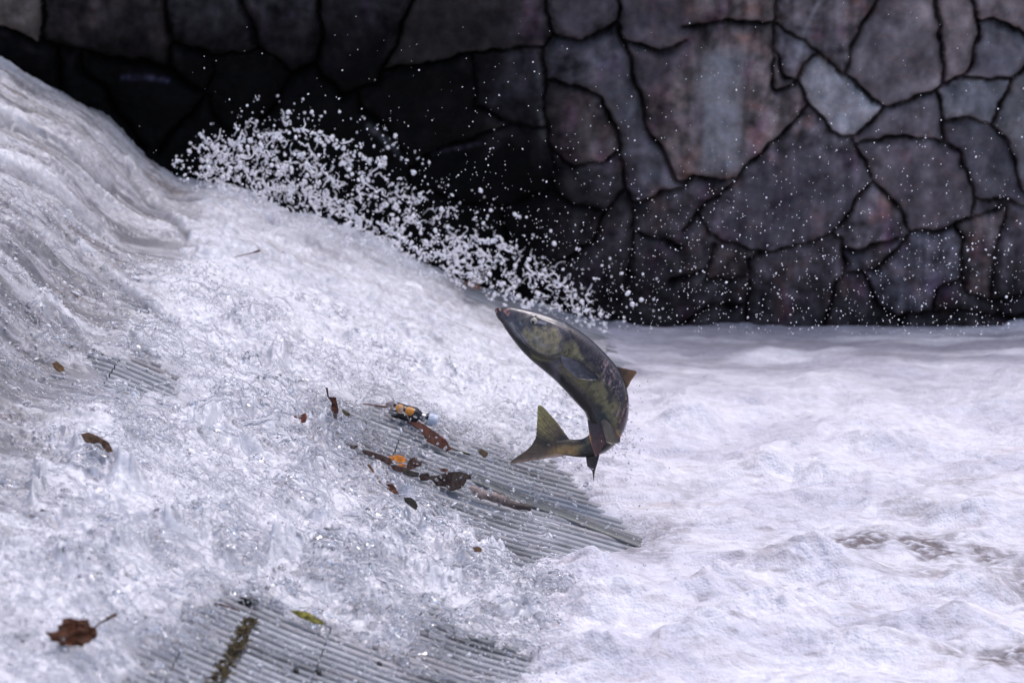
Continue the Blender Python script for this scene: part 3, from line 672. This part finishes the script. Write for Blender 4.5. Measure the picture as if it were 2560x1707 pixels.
# fine droplets hanging in the air in front of the wall
def fine_spray():
    n = 9000; u = rng.uniform(80, 2560, n); v = 1010*rng.beta(1.9, 1.2, n)-10
    dens = .15+.95*sstep(300, 1000, u)*np.where(u > 1300, .8, 1)*np.where((u > 1500) & (v < 500), .8, 1)
    edge = np.interp(u, [0,330,430,560,1080,1500,2560], [100,300,420,440,640,790,800])
    k = (rng.uniform(0, 1, n) < dens*(.16+.84*(v/800)**1.6)) & (v < edge+40)
    u, v = u[k], v[k]; Y = rng.normal(16.5, .45, len(u))
    rad = np.clip(rng.lognormal(math.log(.0017), .38, len(u)), .0008, .006)
    return np.array([at_y(a, b, y) for a, b, y in zip(u, v, Y)]), rad
P, r_ = fine_spray(); drops('spray_droplets', P, r_, M_MIST, lo=True, label='fine white droplets hanging in front of the dark wall')
# blown splash above the far part of the fall
def far_splash():
    n = 7000; s = rng.uniform(0, 1, n)**.9
    base_u = 470+1080*s; base_v = np.interp(base_u, [430,560,1080,1260,1500,1600], [445,490,690,752,815,825])
    top = np.interp(base_u, [470,540,640,720,800,900,1000,1130,1250,1400,1550], [435,320,270,275,310,335,400,500,560,660,760])
    h = rng.beta(1.05, 1.7, n); v = base_v+14-(base_v+14-top)*h
    clump = fbm(base_u/42, v/34, 4, 401)
    k = rng.uniform(0, 1, n) < np.clip(.42-.45*h+1.25*clump, .04, .85)*np.interp(base_u, [470, 560, 720, 1100, 1550], [.5, .85, 1, .65, .28])
    u, v = base_u[k], v[k]; Y = rng.uniform(17.7, 18.75, len(u))
    rad = np.clip(rng.lognormal(math.log(.0029), .65, len(u)), .0010, .0095)
    P = [at_y(a, b, y) for a, b, y in zip(u, v, Y)]; rad = list(rad)
    for pts in ([(690,345),(745,325),(800,340),(850,365),(900,392),(960,410)], [(1090,640),(1140,632),(1190,610),(1240,600)], [(540,390),(610,350),(700,340)], [(950,560),(1010,600),(1060,640)], [(800,480),(870,520),(900,560)]):
        L = catmull(pts, 60)
        for q in L:
            if rng.uniform() < .85:
                P.append(at_y(q[0]+rng.normal(0, 4), q[1]+rng.normal(0, 4), 18.1)); rad.append(rng.uniform(.003, .008))
    for _ in range(700):                                   # stray drops thrown higher and further
        a = rng.beta(1.1, 1.5); bu = 430+1250*a; bv = np.interp(bu, [430,560,1080,1260,1500,1700], [445,490,690,752,815,825])
        tp = np.interp(bu, [430,540,640,720,900,1130,1400,1700], [400,290,240,240,280,430,590,720])
        P.append(at_y(bu, bv-(bv-tp)*rng.uniform(0, 1), rng.uniform(17.5, 18.7))); rad.append(np.clip(rng.lognormal(math.log(.0030), .5), .0012, .010))
    cs = []; rs = []
    for _ in range(420):
        a = rng.beta(1.0, 1.6); bu = 500+1000*a; bv = np.interp(bu, [430,560,1080,1260,1500], [445,490,690,752,815]); tp = np.interp(bu, [470,540,640,720,800,900,1000,1130,1250,1400,1550], [435,340,300,300,330,360,430,520,580,680,770])
        c0 = at_y(bu, bv-(bv-tp)*rng.beta(1.1, 1.6), rng.uniform(17.8, 18.7)); L = rng.uniform(.015, .075); t = np.linspace(0, 1, 14)
        a2 = rng.uniform(0, math.pi); sd_ = rng.uniform(0, 99)
        c = c0+np.column_stack([math.cos(a2)*L*t, 0*t, math.sin(a2)*L*t])+np.column_stack([fbm(t*3+sd_, t*0+k_, 2, 3) for k_ in (.3, 4.1, 7.7)])*L*.35
        cs.append(c); rs.append(np.maximum(rng.uniform(.0015, .0042)*(1+.8*fbm(t*5+sd_, t*0, 2, 5))*np.sin(np.clip(t, .05, .95)*math.pi)**.4, .0006))
    V, F = tubes(cs, rs, 6); o = link('splash_strands', mesh_np('splash_strands', V, F), M_MIST); tag(o, 'white threads of water in the splash against the dark wall', None, None, 'stuff')
    return np.array(P), np.array(rad)
P, r_ = far_splash(); drops('splash_droplets', P, r_, M_MIST, stretch=.30, label='blurred white splash thrown up against the dark wall')

# ------------------------------------------------------------------ clear water thrown about over the foam
def rough_h(P):
    """height of the white water at ground points (n,2)"""
    q = P[:, 0]-toe(P[:, 1])
    r = chute_height(q[None], P[:, 1][None], None)
    return r[2][0], r[3][0], r[4][0], r[5][0], r[0][0], r[1][0]
def churn():
    r = np.random.default_rng(21)
    # beads all over the rushing water
    n = 75000; P = np.stack([r.uniform(-2.3, .9, n), r.uniform(12.3, 17.6, n)], -1)
    z0, h, cov, face, u, v = rough_h(P)
    q = P[:, 0]-toe(P[:, 1])
    ins = (u > -60) & (u < 2600) & (v < 1800) & (q < .12)
    k = ins & (r.uniform(0, 1, n) < np.where(cov > .1, np.clip(.45+1.1*fbm(q*3.5, P[:, 1]*5, 3, 451), .06, 1)*(1-.5*face), .12))
    P, z0, h, cov, face, u, v = [a[k] for a in (P, z0, h, cov, face, u, v)]
    n = len(P)
    z = z0+h*cov+r.exponential(.016, n)*(1-.7*face)
    rad = np.clip(r.lognormal(math.log(.0038), .45, n), .0015, .012)
    B = np.column_stack([P, z]); w = r.uniform(0, 1, n) < .66
    drops('splash_beads', B[~w], rad[~w], M_GLASS, stretch=.9, lo=True, seed=3, flow=True, label='clear water beads bouncing over the white water')
    drops('white_beads', B[w], rad[w]*.8, M_MIST, stretch=.9, lo=True, seed=33, flow=True, label='white frothy beads, also standing in for glints, over the white water')  # their white colour doubles as sparkle on the froth
    # drops flying over the bare slats
    n = 4200; u = r.uniform(740, 1620, n); v = r.uniform(960, 1500, n)
    sd = poly_sd(u, v, DRY[0]); k = (sd > -40) & (r.uniform(0, 1, n) < .9-.75*sstep(1050, 1500, u))
    u, v = u[k], v[k]; P = []
    for a, b in zip(u, v):
        g = ramp_pt(a, b); P.append(at_y(a, b, g[1]-abs(r.normal(0, .22))-.03))
    rad = np.clip(r.lognormal(math.log(.0034), .55, len(P)), .0013, .014)
    drops('leaping_drops', P, rad, M_GLASS, stretch=.5, seed=4, label='clear drops flying above the bare slats')
    n = 2200; u = r.uniform(250, 1400, n); v = r.uniform(1480, 1720, n); sd = poly_sd(u, v, DRY[1]); k = sd > -20
    P = [at_y(a, b, ramp_pt(a, min(b, 1745))[1]-abs(r.normal(0, .1))-.02) for a, b in zip(u[k], v[k])]
    rad = np.clip(r.lognormal(math.log(.0024), .45, len(P)), .001, .008)
    drops('leaping_drops', P, rad, M_GLASS, stretch=.4, seed=5, label='clear drops flying above the near bare slats')
    # ligaments and sheets
    cs = []; rs = []
    n = 800; G = np.stack([r.uniform(-2.1, .3, n*6), r.uniform(12.4, 17.2, n*6)], -1)
    z0, h, cov, face, u, v = rough_h(G)
    k = np.where((u > -40) & (v < 1780) & (cov > .05) & (r.uniform(0, 1, n*6) < 1-.6*face))[0][:n]
    for i in k:
        L = r.uniform(.04, .22); m = 22; t = np.linspace(0, 1, m)
        a = r.normal(-.15, .35); up = r.uniform(.0, .5)*L
        d = np.array([math.cos(a), math.sin(a)*1.2])*L
        c = np.column_stack([G[i, 0]+d[0]*t, G[i, 1]+d[1]*t, z0[i]+h[i]*cov[i]-.01+4*up*t*(1-t)-.35*d[0]*t+.012])
        c += np.column_stack([fbm(t*3+i, t*0+k1, 3, 5) for k1 in (1.3, 5.7, 9.1)])*.03*L/.1*.35
        rr = r.uniform(.0018, .0055)*(.75+.5*fbm(t*5, t*0+i*.37, 3, 7))*np.sin(np.clip(t, .03, .97)*math.pi)**.35
        cs.append(c); rs.append(np.maximum(rr, .0006))
    V, F = tubes(cs, rs)
    o = link('water_strands', mesh_np('water_strands', V, F), M_GLASS); tag(o, 'twisting clear strands of water across the white fall', None, None, 'stuff')
    # tongues and fans of water leaping from the froth, fused into one smooth skin
    sp = []; rd = []
    n = 420; G = np.stack([r.uniform(-2.1, .22, n*8), r.uniform(12.5, 16.6, n*8)], -1)
    z0, h, cov, face, u, v = rough_h(G)
    sd0 = np.maximum(poly_sd(u, v, DRY[0]), poly_sd(u, v, DRY[1]))
    wgt = np.where(cov > .05, .35+1.2*np.exp(-(np.abs(sd0)/90)**2), 0)*(1-.75*face)
    k = np.where((u > -60) & (v < 1800) & (r.uniform(0, 1, n*8) < wgt))[0][:n]
    for i in k:
        L = r.uniform(.05, .20)*(1.2 if abs(sd0[i]) < 90 else 1); a0 = r.normal(-.2, .45); fan = r.integers(1, 6); up = abs(r.normal(.35, .25)); seed = r.uniform(0, 100)
        for f in range(fan):
            a = a0+(f-fan/2)*r.uniform(.08, .16); m = int(L/.0042); t = np.linspace(0, 1, m)
            c = np.column_stack([G[i, 0]+math.cos(a)*L*t, G[i, 1]+math.sin(a)*L*t, z0[i]+h[i]*cov[i]-.012+L*(1.6*up*t-1.3*up*t*t)-.28*L*t*math.cos(a)+.014*np.sin(t*math.pi)])
            c += np.column_stack([fbm(t*2.5+seed+q_, t*0+f*.22, 3, 5) for q_ in (1.3, 5.7, 9.1)])*.10*L
            rr = (.0105-.0055*t)*(.8+.75*fbm(t*4+seed, t*0+f*.8, 3, 7))*r.uniform(.8, 1.3)
            ok = rr > .0036
            sp.append(c[ok]); rd.append(rr[ok])
    sp = np.concatenate(sp); rd = np.concatenate(rd)
    V = ICO1_V[None]*rd[:, None, None]+sp[:, None]; F = ICO1_F[None]+(np.arange(len(sp))*len(ICO1_V))[:, None, None]
    o = link('leaping_water', mesh_np('leaping_water', V.reshape(-1, 3), F.reshape(-1, 3)), M_CLEAR); tag(o, 'clear tongues and fans of water leaping from the white fall', None, None, 'stuff')
    md = o.modifiers.new('skin', 'REMESH'); md.mode = 'VOXEL'; md.voxel_size = .0038; md.use_smooth_shade = True
    sm = o.modifiers.new('relax', 'SMOOTH'); sm.factor = .5; sm.iterations = 4
churn()

# ------------------------------------------------------------------ leaves, twigs and litter caught on the weir
def surf_pt(u, v, lift=.035):
    """point of the water or ramp surface seen at a pixel"""
    Ys = np.linspace(12.3, 18.9, 1100); b = -(v-CV)/FPX; a = (u-CU)/FPX; t = Ys/(CP+b*SP)
    x = a*t; z = HCAM+(-SP+b*CP)*t
    lift = lift*1.3
    z0, h, cov, _, _, _ = rough_h(np.column_stack([x, Ys]))
    zs = np.maximum(z0+h*cov, 0)+lift
    i = int(np.argmax(z <= zs)) if (z <= zs).any() else len(Ys)-1
    return np.array([x[i], Ys[i], z[i]])
M_LEAF = mat('wet_leaf', (1, 1, 1), .55, .18, attr='col', noise=(60, .5), bump=(90, .5, .004))
M_WOOD = mat('wet_wood', (1, 1, 1), .5, .45, attr='col', noise=(45, .5), bump=(120, .6, .004))
def blade(name, pts, colr, center=None, tilt=1.2, curl=.25, veins=None, parent=None, lift=.035, seed=1, vary=.4):
    """thin leaf with an outline given in photo pixels"""
    P = np.array(pts, float); c0 = P.mean(0) if center is None else np.array(center, float)
    P = c0+(P-c0)*(1.4 if lift == .035 else 1.0)
    g = surf_pt(c0[0], c0[1], lift); s = pxm(g[1])
    step = max(1.5, np.ptp(P, axis=0).max()/34)
    gx = np.arange(P[:, 0].min()-step, P[:, 0].max()+2*step, step); gy = np.arange(P[:, 1].min()-step, P[:, 1].max()+2*step, step)
    X, Y = np.meshgrid(gx, gy, indexing='ij')
    sd = poly_sd(X, Y, P)
    # pull the outermost ring of points onto the outline
    e = 1e-1; gxx = (poly_sd(X+e, Y, P)-poly_sd(X-e, Y, P))/(2*e); gyy = (poly_sd(X, Y+e, P)-poly_sd(X, Y-e, P))/(2*e)
    keep = sd > -step*.95; out = keep & (sd < 0)
    X = np.where(out, X-gxx*sd, X); Y = np.where(out, Y-gyy*sd, Y)
    F = grid_faces(*X.shape, keep)
    n1 = fbm(X/9+seed*3.3, Y/9, 3, 500+seed); L = np.ptp(P, axis=0).max()
    dep = tilt*(c0[1]-Y)/s + curl*L/s*.12*fbm(X/L*2.2+seed, Y/L*3, 2, 520+seed) + .02*L/s*n1
    p = np.stack([at_y(0, 0, 1)*0]*1)
    b = -(Y-CV)/FPX; a = (X-CU)/FPX; Yw = g[1]+dep; t = Yw/(CP+b*SP)
    V = np.stack([a*t, Yw, HCAM+(-SP+b*CP)*t], -1).reshape(-1, 3)
    c = np.asarray(colr)*.58*np.clip(1+vary*1.6*n1+vary*.8*fbm(X/4, Y/4, 2, 530+seed), .3, 1.9)[..., None]
    if veins:
        for w in veins: c = mix(c, np.asarray(colr)*.35, np.exp(-(line_d(X, Y, w)/1.6)**2)*.8)
    V, F, c = compact(V, F, c.reshape(-1, 3))
    nv = len(V); th = np.array([0, .0009, -.0006])
    # rim faces
    from collections import Counter
    E = Counter()
    for f in F:
        for i in range(4): E[tuple(sorted((f[i], f[(i+1) % 4])))] += 1
    rim = []
    for f in F:
        for i in range(4):
            a_, b_ = f[i], f[(i+1) % 4]
            if E[tuple(sorted((a_, b_)))] == 1: rim.append((b_, a_, a_+nv, b_+nv))
    o = link(name, mesh_np(name, np.concatenate([V, V+th]), np.concatenate([F, F[:, ::-1]+nv, np.array(rim)]), np.clip(np.concatenate([c, c]), .004, .8)), M_LEAF, parent)
    return o, g
def rod(name, pts, radii, colr, parent=None, lift=.012, colr2=None, off=0, m=None, anchor=None, knobby=.15):
    """twig through photo pixels; radii in photo pixels"""
    g = [surf_pt(u, v, lift) for u, v in pts]; Ys = np.array([p[1] for p in g])
    Y = np.linspace(np.median(Ys)+.0, np.median(Ys), len(pts)) if anchor is None else np.full(len(pts), anchor)
    P = catmull([at_y(u, v, y-off) for (u, v), y in zip(pts, Y)], 40); s = pxm(Y[0])
    rr = np.interp(np.linspace(0, 1, 40), np.linspace(0, 1, len(radii)), radii)/s
    rr = rr*(1+knobby*fbm(np.arange(40)*.35, np.full(40, pts[0][0]*.37), 3, 540))
    rr[0] *= .5; rr[-1] *= .5
    V, F = tubes([P], [rr], seg=10)
    t = np.repeat(np.linspace(0, 1, 40), 10); c = mix(np.asarray(colr), np.asarray(colr if colr2 is None else colr2), sstep(.3, .8, t))
    c = c*np.clip(1+.5*fbm(V[:, 0]*60, V[:, 2]*60, 3, 545), .5, 1.6)[:, None]
    k = len(V); caps = [list(range(10))[::-1], list(range(k-10, k))]
    me = bpy.data.meshes.new(name); me.from_pydata(V.tolist(), [], F.tolist()+caps); me.polygons.foreach_set('use_smooth', [True]*len(me.polygons)); set_col(me, np.clip(c, .004, .8))
    return link(name, me, m or M_WOOD, parent)
def litter():
    def q2(p): return [(720+x/5.88, 960+y/5.88) for x, y in p]
    def q3(p): return [(900+x/4.704, 1100+y/4.704) for x, y in p]
    def q8(p): return [(x/2.735, 1137+y/2.735) for x, y in p]
    LG, LC = 'fallen leaves caught on the weir', 'leaf'
    def leaf(label, pts, colr, **k):
        o, g = blade('fallen_leaf', pts, colr, seed=len(label), **k); tag(o, label, LC, LG); return o
    # big leaf in the near corner, with its stalk
    pts = q8([(312,1200),(345,1212),(398,1200),(392,1160),(428,1160),(425,1118),(475,1110),(540,1125),(600,1118),(615,1150),(612,1170),(655,1175),(668,1215),(660,1250),(625,1262),(610,1290),(585,1285),(560,1318),(535,1300),(500,1305),(470,1318),(462,1290),(430,1305),(405,1300),(400,1270),(370,1275),(345,1268),(340,1240),(315,1225)])
    c = np.array(pts).mean(0); g = surf_pt(c[0], c[1], .05)
    root = empty('fallen_leaf', g)
    b1, g1 = blade('leaf_blade', pts, (.115, .036, .012), tilt=1.0, curl=.9, lift=.05, seed=77, vary=.75, veins=[q8([(655,1180),(560,1225),(420,1250),(330,1230)]), q8([(580,1215),(520,1140)]), q8([(560,1225),(540,1300)]), q8([(480,1238),(430,1175)]), q8([(480,1240),(470,1300)])])
    b2 = rod('leaf_stem', q8([(640,1185),(690,1145),(745,1112),(795,1088)]), [2.2, 2.6, 4, 6], (.03, .014, .010), colr2=(.10, .04, .015), anchor=g1[1])
    for b in (b1, b2): b.parent = root; b.matrix_parent_inverse = Matrix.Translation(-Vector(g))
    tag(root, 'large lobed rust brown leaf with a thick stalk, lying in the near froth', LC, LG)
    leaf('dark red brown leaf lying just below the black bottle', q2([(1850,620),(1990,615),(2080,670),(2180,740),(2260,800),(2320,900),(2270,925),(2180,880),(2050,820),(2030,760),(1960,690)]), (.10, .022, .010))
    leaf('narrow upright brown leaf left of the black bottle', q2([(580,110),(605,115),(615,210),(690,215),(705,290),(718,350),(705,440),(670,440),(640,330),(645,270),(600,210)]), (.10, .030, .018), tilt=.6)
    leaf('olive brown leaf tip between the bottle and the upright leaf', q2([(795,385),(830,395),(890,430),(905,480),(860,505),(830,470)]), (.075, .055, .020))
    leaf('torn red leaf scrap at the left edge of the bare slats', q2([(110,450),(170,470),(240,440),(255,490),(240,540),(180,555),(195,510),(120,490)]), (.16, .030, .020))
    leaf('long chocolate brown leaf left of the orange leaf', q3([(65,140),(130,145),(240,180),(320,210),(345,265),(330,285),(260,240),(160,200),(100,175)]), (.045, .014, .012))
    leaf('small bright orange leaf amid the brown ones', q3([(370,200),(440,185),(500,200),(520,225),(515,245),(470,255),(400,245)]), (.80, .27, .03), vary=.3)
    leaf('little orange fragment below the bright orange leaf', q3([(465,285),(520,285),(528,305),(490,318),(465,305)]), (.66, .21, .03))
    leaf('dark brown folded leaf right of the orange leaf', q3([(600,235),(640,215),(665,225),(670,260),(705,250),(700,285),(620,320),(570,330),(580,270)]), (.055, .016, .012))
    leaf('dark brown leaf under the little orange fragment', q3([(385,300),(430,300),(500,320),(545,330),(530,355),(470,365),(410,345)]), (.050, .015, .012))
    leaf('nearly black leaf fragment below the folded brown leaf', q3([(520,365),(575,360),(665,385),(660,420),(590,420),(530,395)]), (.014, .012, .010))
    leaf('big blackish crumpled leaf above the driftwood', q3([(780,415),(860,405),(890,430),(930,430),(1020,400),(1130,395),(1220,425),(1225,455),(1190,460),(1170,500),(1150,530),(1060,560),(1000,520),(930,515),(900,470),(800,470)]), (.026, .009, .008), curl=.8)
    leaf('red brown scrap just above the blackish crumpled leaf', q3([(955,340),(1010,332),(1025,355),(1000,370),(960,362)]), (.11, .025, .015))
    leaf('curved golden brown strip along the edge of the near froth', q3([(110,320),(135,318),(175,380),(215,440),(245,490),(220,480),(180,420)]), (.22, .09, .025))
    leaf('orange brown leaf pointing down beside the near froth', q3([(335,505),(375,520),(420,570),(440,620),(470,655),(420,625),(360,590),(325,555)]), (.16, .045, .015))
    leaf('black wet leaf at the lower end of the brown row', q3([(540,690),(600,690),(640,720),(660,760),(645,800),(600,770),(550,730)]), (.012, .010, .009))
    leaf('small dark oval leaf bit on the middle slats', q3([(920,745),(950,735),(990,742),(988,762),(950,772),(922,762)]), (.030, .018, .012))
    leaf('small tan leaf bit at the foot of the middle slats', q3([(1340,1265),(1385,1255),(1420,1275),(1415,1305),(1360,1300)]), (.16, .08, .035))
    leaf('mossy brown bit beneath the salmon tail', q3([(1400,130),(1440,115),(1490,150),(1495,195),(1450,190)]), (.09, .055, .022))
    leaf('reddish speck of leaf lying by the long chocolate leaf', q2([(870,955),(940,915),(1020,905),(985,935),(960,970)]), (.045, .018, .012))
    leaf('wet brown leaf at the foot of the steep streaming face', [(201,1085),(222,1080),(250,1092),(272,1105),(283,1128),(262,1132),(235,1118),(212,1104)], (.11, .055, .03), lift=.018)
    leaf('amber leaf sliding down the steep streaming face', [(130,908),(142,903),(158,915),(162,927),(148,930),(136,922)], (.16, .085, .03), lift=.03)
    leaf('yellow green leaf on the near bare slats', q8([(2018,1075),(2060,1075),(2110,1085),(2150,1110),(2190,1130),(2185,1145),(2130,1135),(2060,1105)]), (.26, .24, .035), vary=.8)
    leaf('faded pink brown leaf far up by the dark wall', [(1158,706),(1178,703),(1200,712),(1208,722),(1186,724),(1166,716)], (.26, .15, .12), lift=.06)
    # twigs
    def twig(label, pts, rad, colr, grp='twigs caught on the weir', **k):
        o = rod('twig', pts, rad, colr, **k); tag(o, label, 'twig', grp); return o
    twig('thin straight brown twig running into the black bottle', q2([(1095,290),(1200,300),(1330,322),(1460,335)]), [1.6, 2.0, 2.6, 2.4], (.16, .065, .035), lift=.03)
    twig('thin green tipped twig trailing from the red brown leaf', [(1112,1114),(1135,1122),(1155,1130),(1176,1136)], [1.2, 1.5, 3, 2.5], (.10, .075, .035), colr2=(.05, .06, .02))
    twig('short red brown twig lying on the near slats', q8([(1470,1012),(1540,1030),(1600,1050),(1642,1064)]), [2.2, 2.6, 2.6, 2], (.12, .035, .025))
    twig('fine pinkish twig with a dark tip in the far froth', q3([(0,0)])+[(600,638)] if False else [(586,643),(610,637),(632,632),(650,626)], [1.2, 1.4, 1.8, 4], (.30, .20, .19), colr2=(.16, .07, .06), lift=.05)
    o = rod('driftwood', q3([(1240,590),(1330,575),(1440,640),(1540,660),(1650,690),(1760,740),(1850,770),(1950,785),(2015,800)]), [5, 9, 12, 13, 12, 10, 8, 7, 8], (.33, .25, .23), colr2=(.07, .05, .045), off=.07, knobby=.3)
    tag(o, 'pale knobbly driftwood stick with a dark broken end on the slats', 'driftwood')
    # moss
    moss_m = mat('wet_moss', (.05, .05, .02), .7, .3, attr='col', noise=(150, .8), bump=(200, 1, .006))
    def tuft(name, label, cen, n, spread, ln, colr, lift=.01):
        r = np.random.default_rng(len(label)); cs = []; rs = []
        for i in range(n):
            p = surf_pt(*(np.array(cen)+r.normal(0, 1, 2)*spread), lift) if i % 8 == 0 else p0+np.array([r.normal(0, spread[0])/800, r.normal(0, spread[0]*.6)/800, 0])
            if i % 8 == 0: p0 = p
            d = np.array([r.normal(0, .8), r.normal(0, .5)-.3, abs(r.normal(.5, .4))]); d *= ln/np.linalg.norm(d)*r.uniform(.4, 1.2)
            t = np.linspace(0, 1, 6)[:, None]; cs.append(p+d*t+np.array([0, 0, -.4*ln])*t*t); rs.append(np.linspace(.0022, .0006, 6))
        V, F = tubes(cs, rs, 4); c = np.asarray(colr)*r.uniform(.5, 1.5, len(V))[:, None]
        o = link(name, mesh_np(name, V, F, c), moss_m); tag(o, label, 'moss'); return o
    tuft('moss_clump', 'blackish green clump of moss at the top of the near slats', (618, 1499), 260, (12, 4), .022, (.014, .018, .010))
    r = np.random.default_rng(2); cs = []; rs = []; cc = []
    path = catmull([(622,1553),(604,1585),(592,1610),(580,1635),(563,1662),(545,1690),(528,1722)], 60)
    for u, v in path:
        p = ramp_pt(u, v)
        for _ in range(26):
            a = p+np.array([r.normal(0, .010), r.normal(0, .012), .002]); d = np.array([r.normal(0, .012), r.normal(0, .010), abs(r.normal(0, .006))])
            t = np.linspace(0, 1, 4)[:, None]; cs.append(a+d*t); rs.append(np.full(4, .0022))
            n = fbm(np.array([u/14.]), np.array([v/9.]), 3, 560)[0]
            cc.append(np.tile(np.clip(np.array([.13, .10, .05])*(1+1.1*n)*r.uniform(.5, 1.4), .008, .4), (16, 1)))
    V, F = tubes(cs, rs, 4)
    o = link('moss_strip', mesh_np('moss_strip', V, F, np.concatenate(cc)), moss_m); tag(o, 'brown and yellow strip of slime and moss crossing the near slats', 'moss')
    # bottle
    g = surf_pt(1030, 1038, .03); s = pxm(g[1]); root = empty('bottle', g)
    ax = (at_y(1094, 1054, g[1]-.02)-at_y(980, 1022, g[1]+.0)); Lm = np.linalg.norm(ax); ax /= Lm; st = at_y(980, 1022, g[1])
    n1 = np.cross(ax, [0, 0, 1]); n1 /= np.linalg.norm(n1); n2 = np.cross(n1, ax)
    def lathe(name, prof_, m, parent, col=None, seg=36):
        an = np.linspace(0, 2*math.pi, seg, endpoint=False); V = []
        for t, r0 in prof_:
            V += [st+ax*t*Lm+(n1*math.cos(a)+n2*math.sin(a))*r0/s for a in an]
        F = [(i*seg+j, i*seg+(j+1) % seg, (i+1)*seg+(j+1) % seg, (i+1)*seg+j) for i in range(len(prof_)-1) for j in range(seg)]
        me = bpy.data.meshes.new(name); me.from_pydata([tuple(v) for v in V], [], F+[tuple(range(seg))[::-1], tuple(range((len(prof_)-1)*seg, len(prof_)*seg))])
        me.polygons.foreach_set('use_smooth', [True]*len(F)+[False]*2)
        o = link(name, me, m, parent); o.matrix_parent_inverse = Matrix.Translation(-Vector(g)); return o
    blk = mat('black_glass', (.012, .012, .016), .12, .5, coat=.4, noise=None)
    orr = mat('orange_label', (.55, .22, .025), .4, .4, noise=(140, .5)); cap = mat('pale_cap', (.62, .68, .82), .4, .4, noise=(60, .1)); clr = mat('grey_neck', (.25, .25, .30), .15, .5, trans=.4)
    pnk = mat('pink_paper', (.62, .48, .48), .6, .3, noise=(60, .15))
    lathe('bottle_body', [(0, 6), (.005, 14), (.02, 19), (.10, 20.5), (.25, 20), (.27, 19), (.29, 20), (.46, 20.5), (.53, 19), (.60, 15), (.64, 12)], blk, root)
    lathe('bottle_neck', [(.635, 11.6), (.66, 11), (.74, 11), (.78, 12.5), (.80, 12.8)], clr, root)
    lathe('collar', [(.735, 13), (.745, 15), (.785, 15.4), (.80, 14)], blk, root)
    lathe('cap', [(.795, 13), (.80, 15.5), (.81, 16), (.985, 16.3), (.998, 15.3), (1.0, 12)], cap, root)
    for t0, ww in ((.155, .085), (.385, .095)):                    # two orange oval patches wrapped round the body, towards the viewer
        nu, nv = 16, 18; V = []
        vw = Vector(-FF); base = math.atan2(float(np.dot(n2, -FF)), float(np.dot(n1, -FF)))+.0
        up_ = math.atan2(float(np.dot(n2, FU)), float(np.dot(n1, FU)))
        dsg = 1 if ((up_-base+math.pi) % (2*math.pi)-math.pi) > 0 else -1
        for i in range(nu):
            for j in range(nv):
                a = 2*math.pi*j/nv; q = i/(nu-1)
                t = t0+ww*q*math.cos(a); an = base+dsg*(.42+.62*q*math.sin(a))
                V.append(tuple(st+ax*t*Lm+(n1*math.cos(an)+n2*math.sin(an))*(21.1+.25*(1-q))/s))
        F = [(i*nv+j, i*nv+(j+1) % nv, (i+1)*nv+(j+1) % nv, (i+1)*nv+j) for i in range(nu-1) for j in range(nv)]
        me = bpy.data.meshes.new('label_patch'); me.from_pydata(V, [], F); me.polygons.foreach_set('use_smooth', [True]*len(F))
        o = link('label_patch', me, orr, root); o.matrix_parent_inverse = Matrix.Translation(-Vector(g))
    tag(root, 'small black bottle with two orange patches and a pale blue cap', 'bottle')
    o, _ = blade('paper_scrap', q2([(1450,285),(1558,262),(1530,330),(1500,405),(1470,350)]), (1.0, .78, .78), tilt=.4, seed=9, vary=.1, lift=.035)
    tag(o, 'pale pink triangular scrap at the left end of the bottle', 'scrap')
litter()

# ------------------------------------------------------------------ drops shed by the salmon
def shed():
    r = np.random.default_rng(31); P = []; rad = []
    for x, y in ((945,490),(1050,580),(1040,640),(985,685),(1150,885),(1165,945),(1120,720),(975,1140),(525,950),(565,1060),(870,1165),(770,1205),(385,190),(355,180),(1000,600),(1075,700),(930,560),(1105,860),(640,1120)):
        P.append(fc+fp(float(x), float(y), fish_surf(x, y)+3)); rad.append(r.uniform(3, 7)*fsc)
    for _ in range(120):                                   # spray falling off the bend and the tail
        a = abs(r.normal(0, 1)); x = 1120+r.normal(0, 60)+a*45; y = 1130+r.normal(0, 70)+a*35
        P.append(fc+fp(x, y, r.normal(0, 80))); rad.append(np.clip(r.lognormal(math.log(4.6), .5), 1.6, 12)*fsc)
    for _ in range(150):
        x = r.uniform(380, 1500); y = r.uniform(700, 1500)
        P.append(fc+fp(x, y, r.normal(0, 150))); rad.append(np.clip(r.lognormal(math.log(3.6), .4), 1.4, 8)*fsc)
    drops('shed_drops', P, rad, M_CLEAR, stretch=.5, seed=8, label='clear drops shed by the leaping salmon')
    cs = []; rs = []
    for x, y, dx_, dy_ in ((1150,1080,70,10),(1120,1150,60,70),(1085,1180,55,80),(1060,1195,30,60),(1140,1110,75,50),(1040,1205,15,45)):
        t = np.linspace(0, 1, 18); c = fp(x-12+dx_*t, y-8+dy_*t+14*np.sin(t*5), 20*t)+fc
        cs.append(c); rs.append((3.4-2*t+1.3*np.sin(t*9+x))*fsc)
    V, F = tubes(cs, rs); o = link('shed_strands', mesh_np('shed_strands', V, F), M_CLEAR); tag(o, 'strings of water trailing from the bend of the salmon', None, None, 'stuff')
shed()
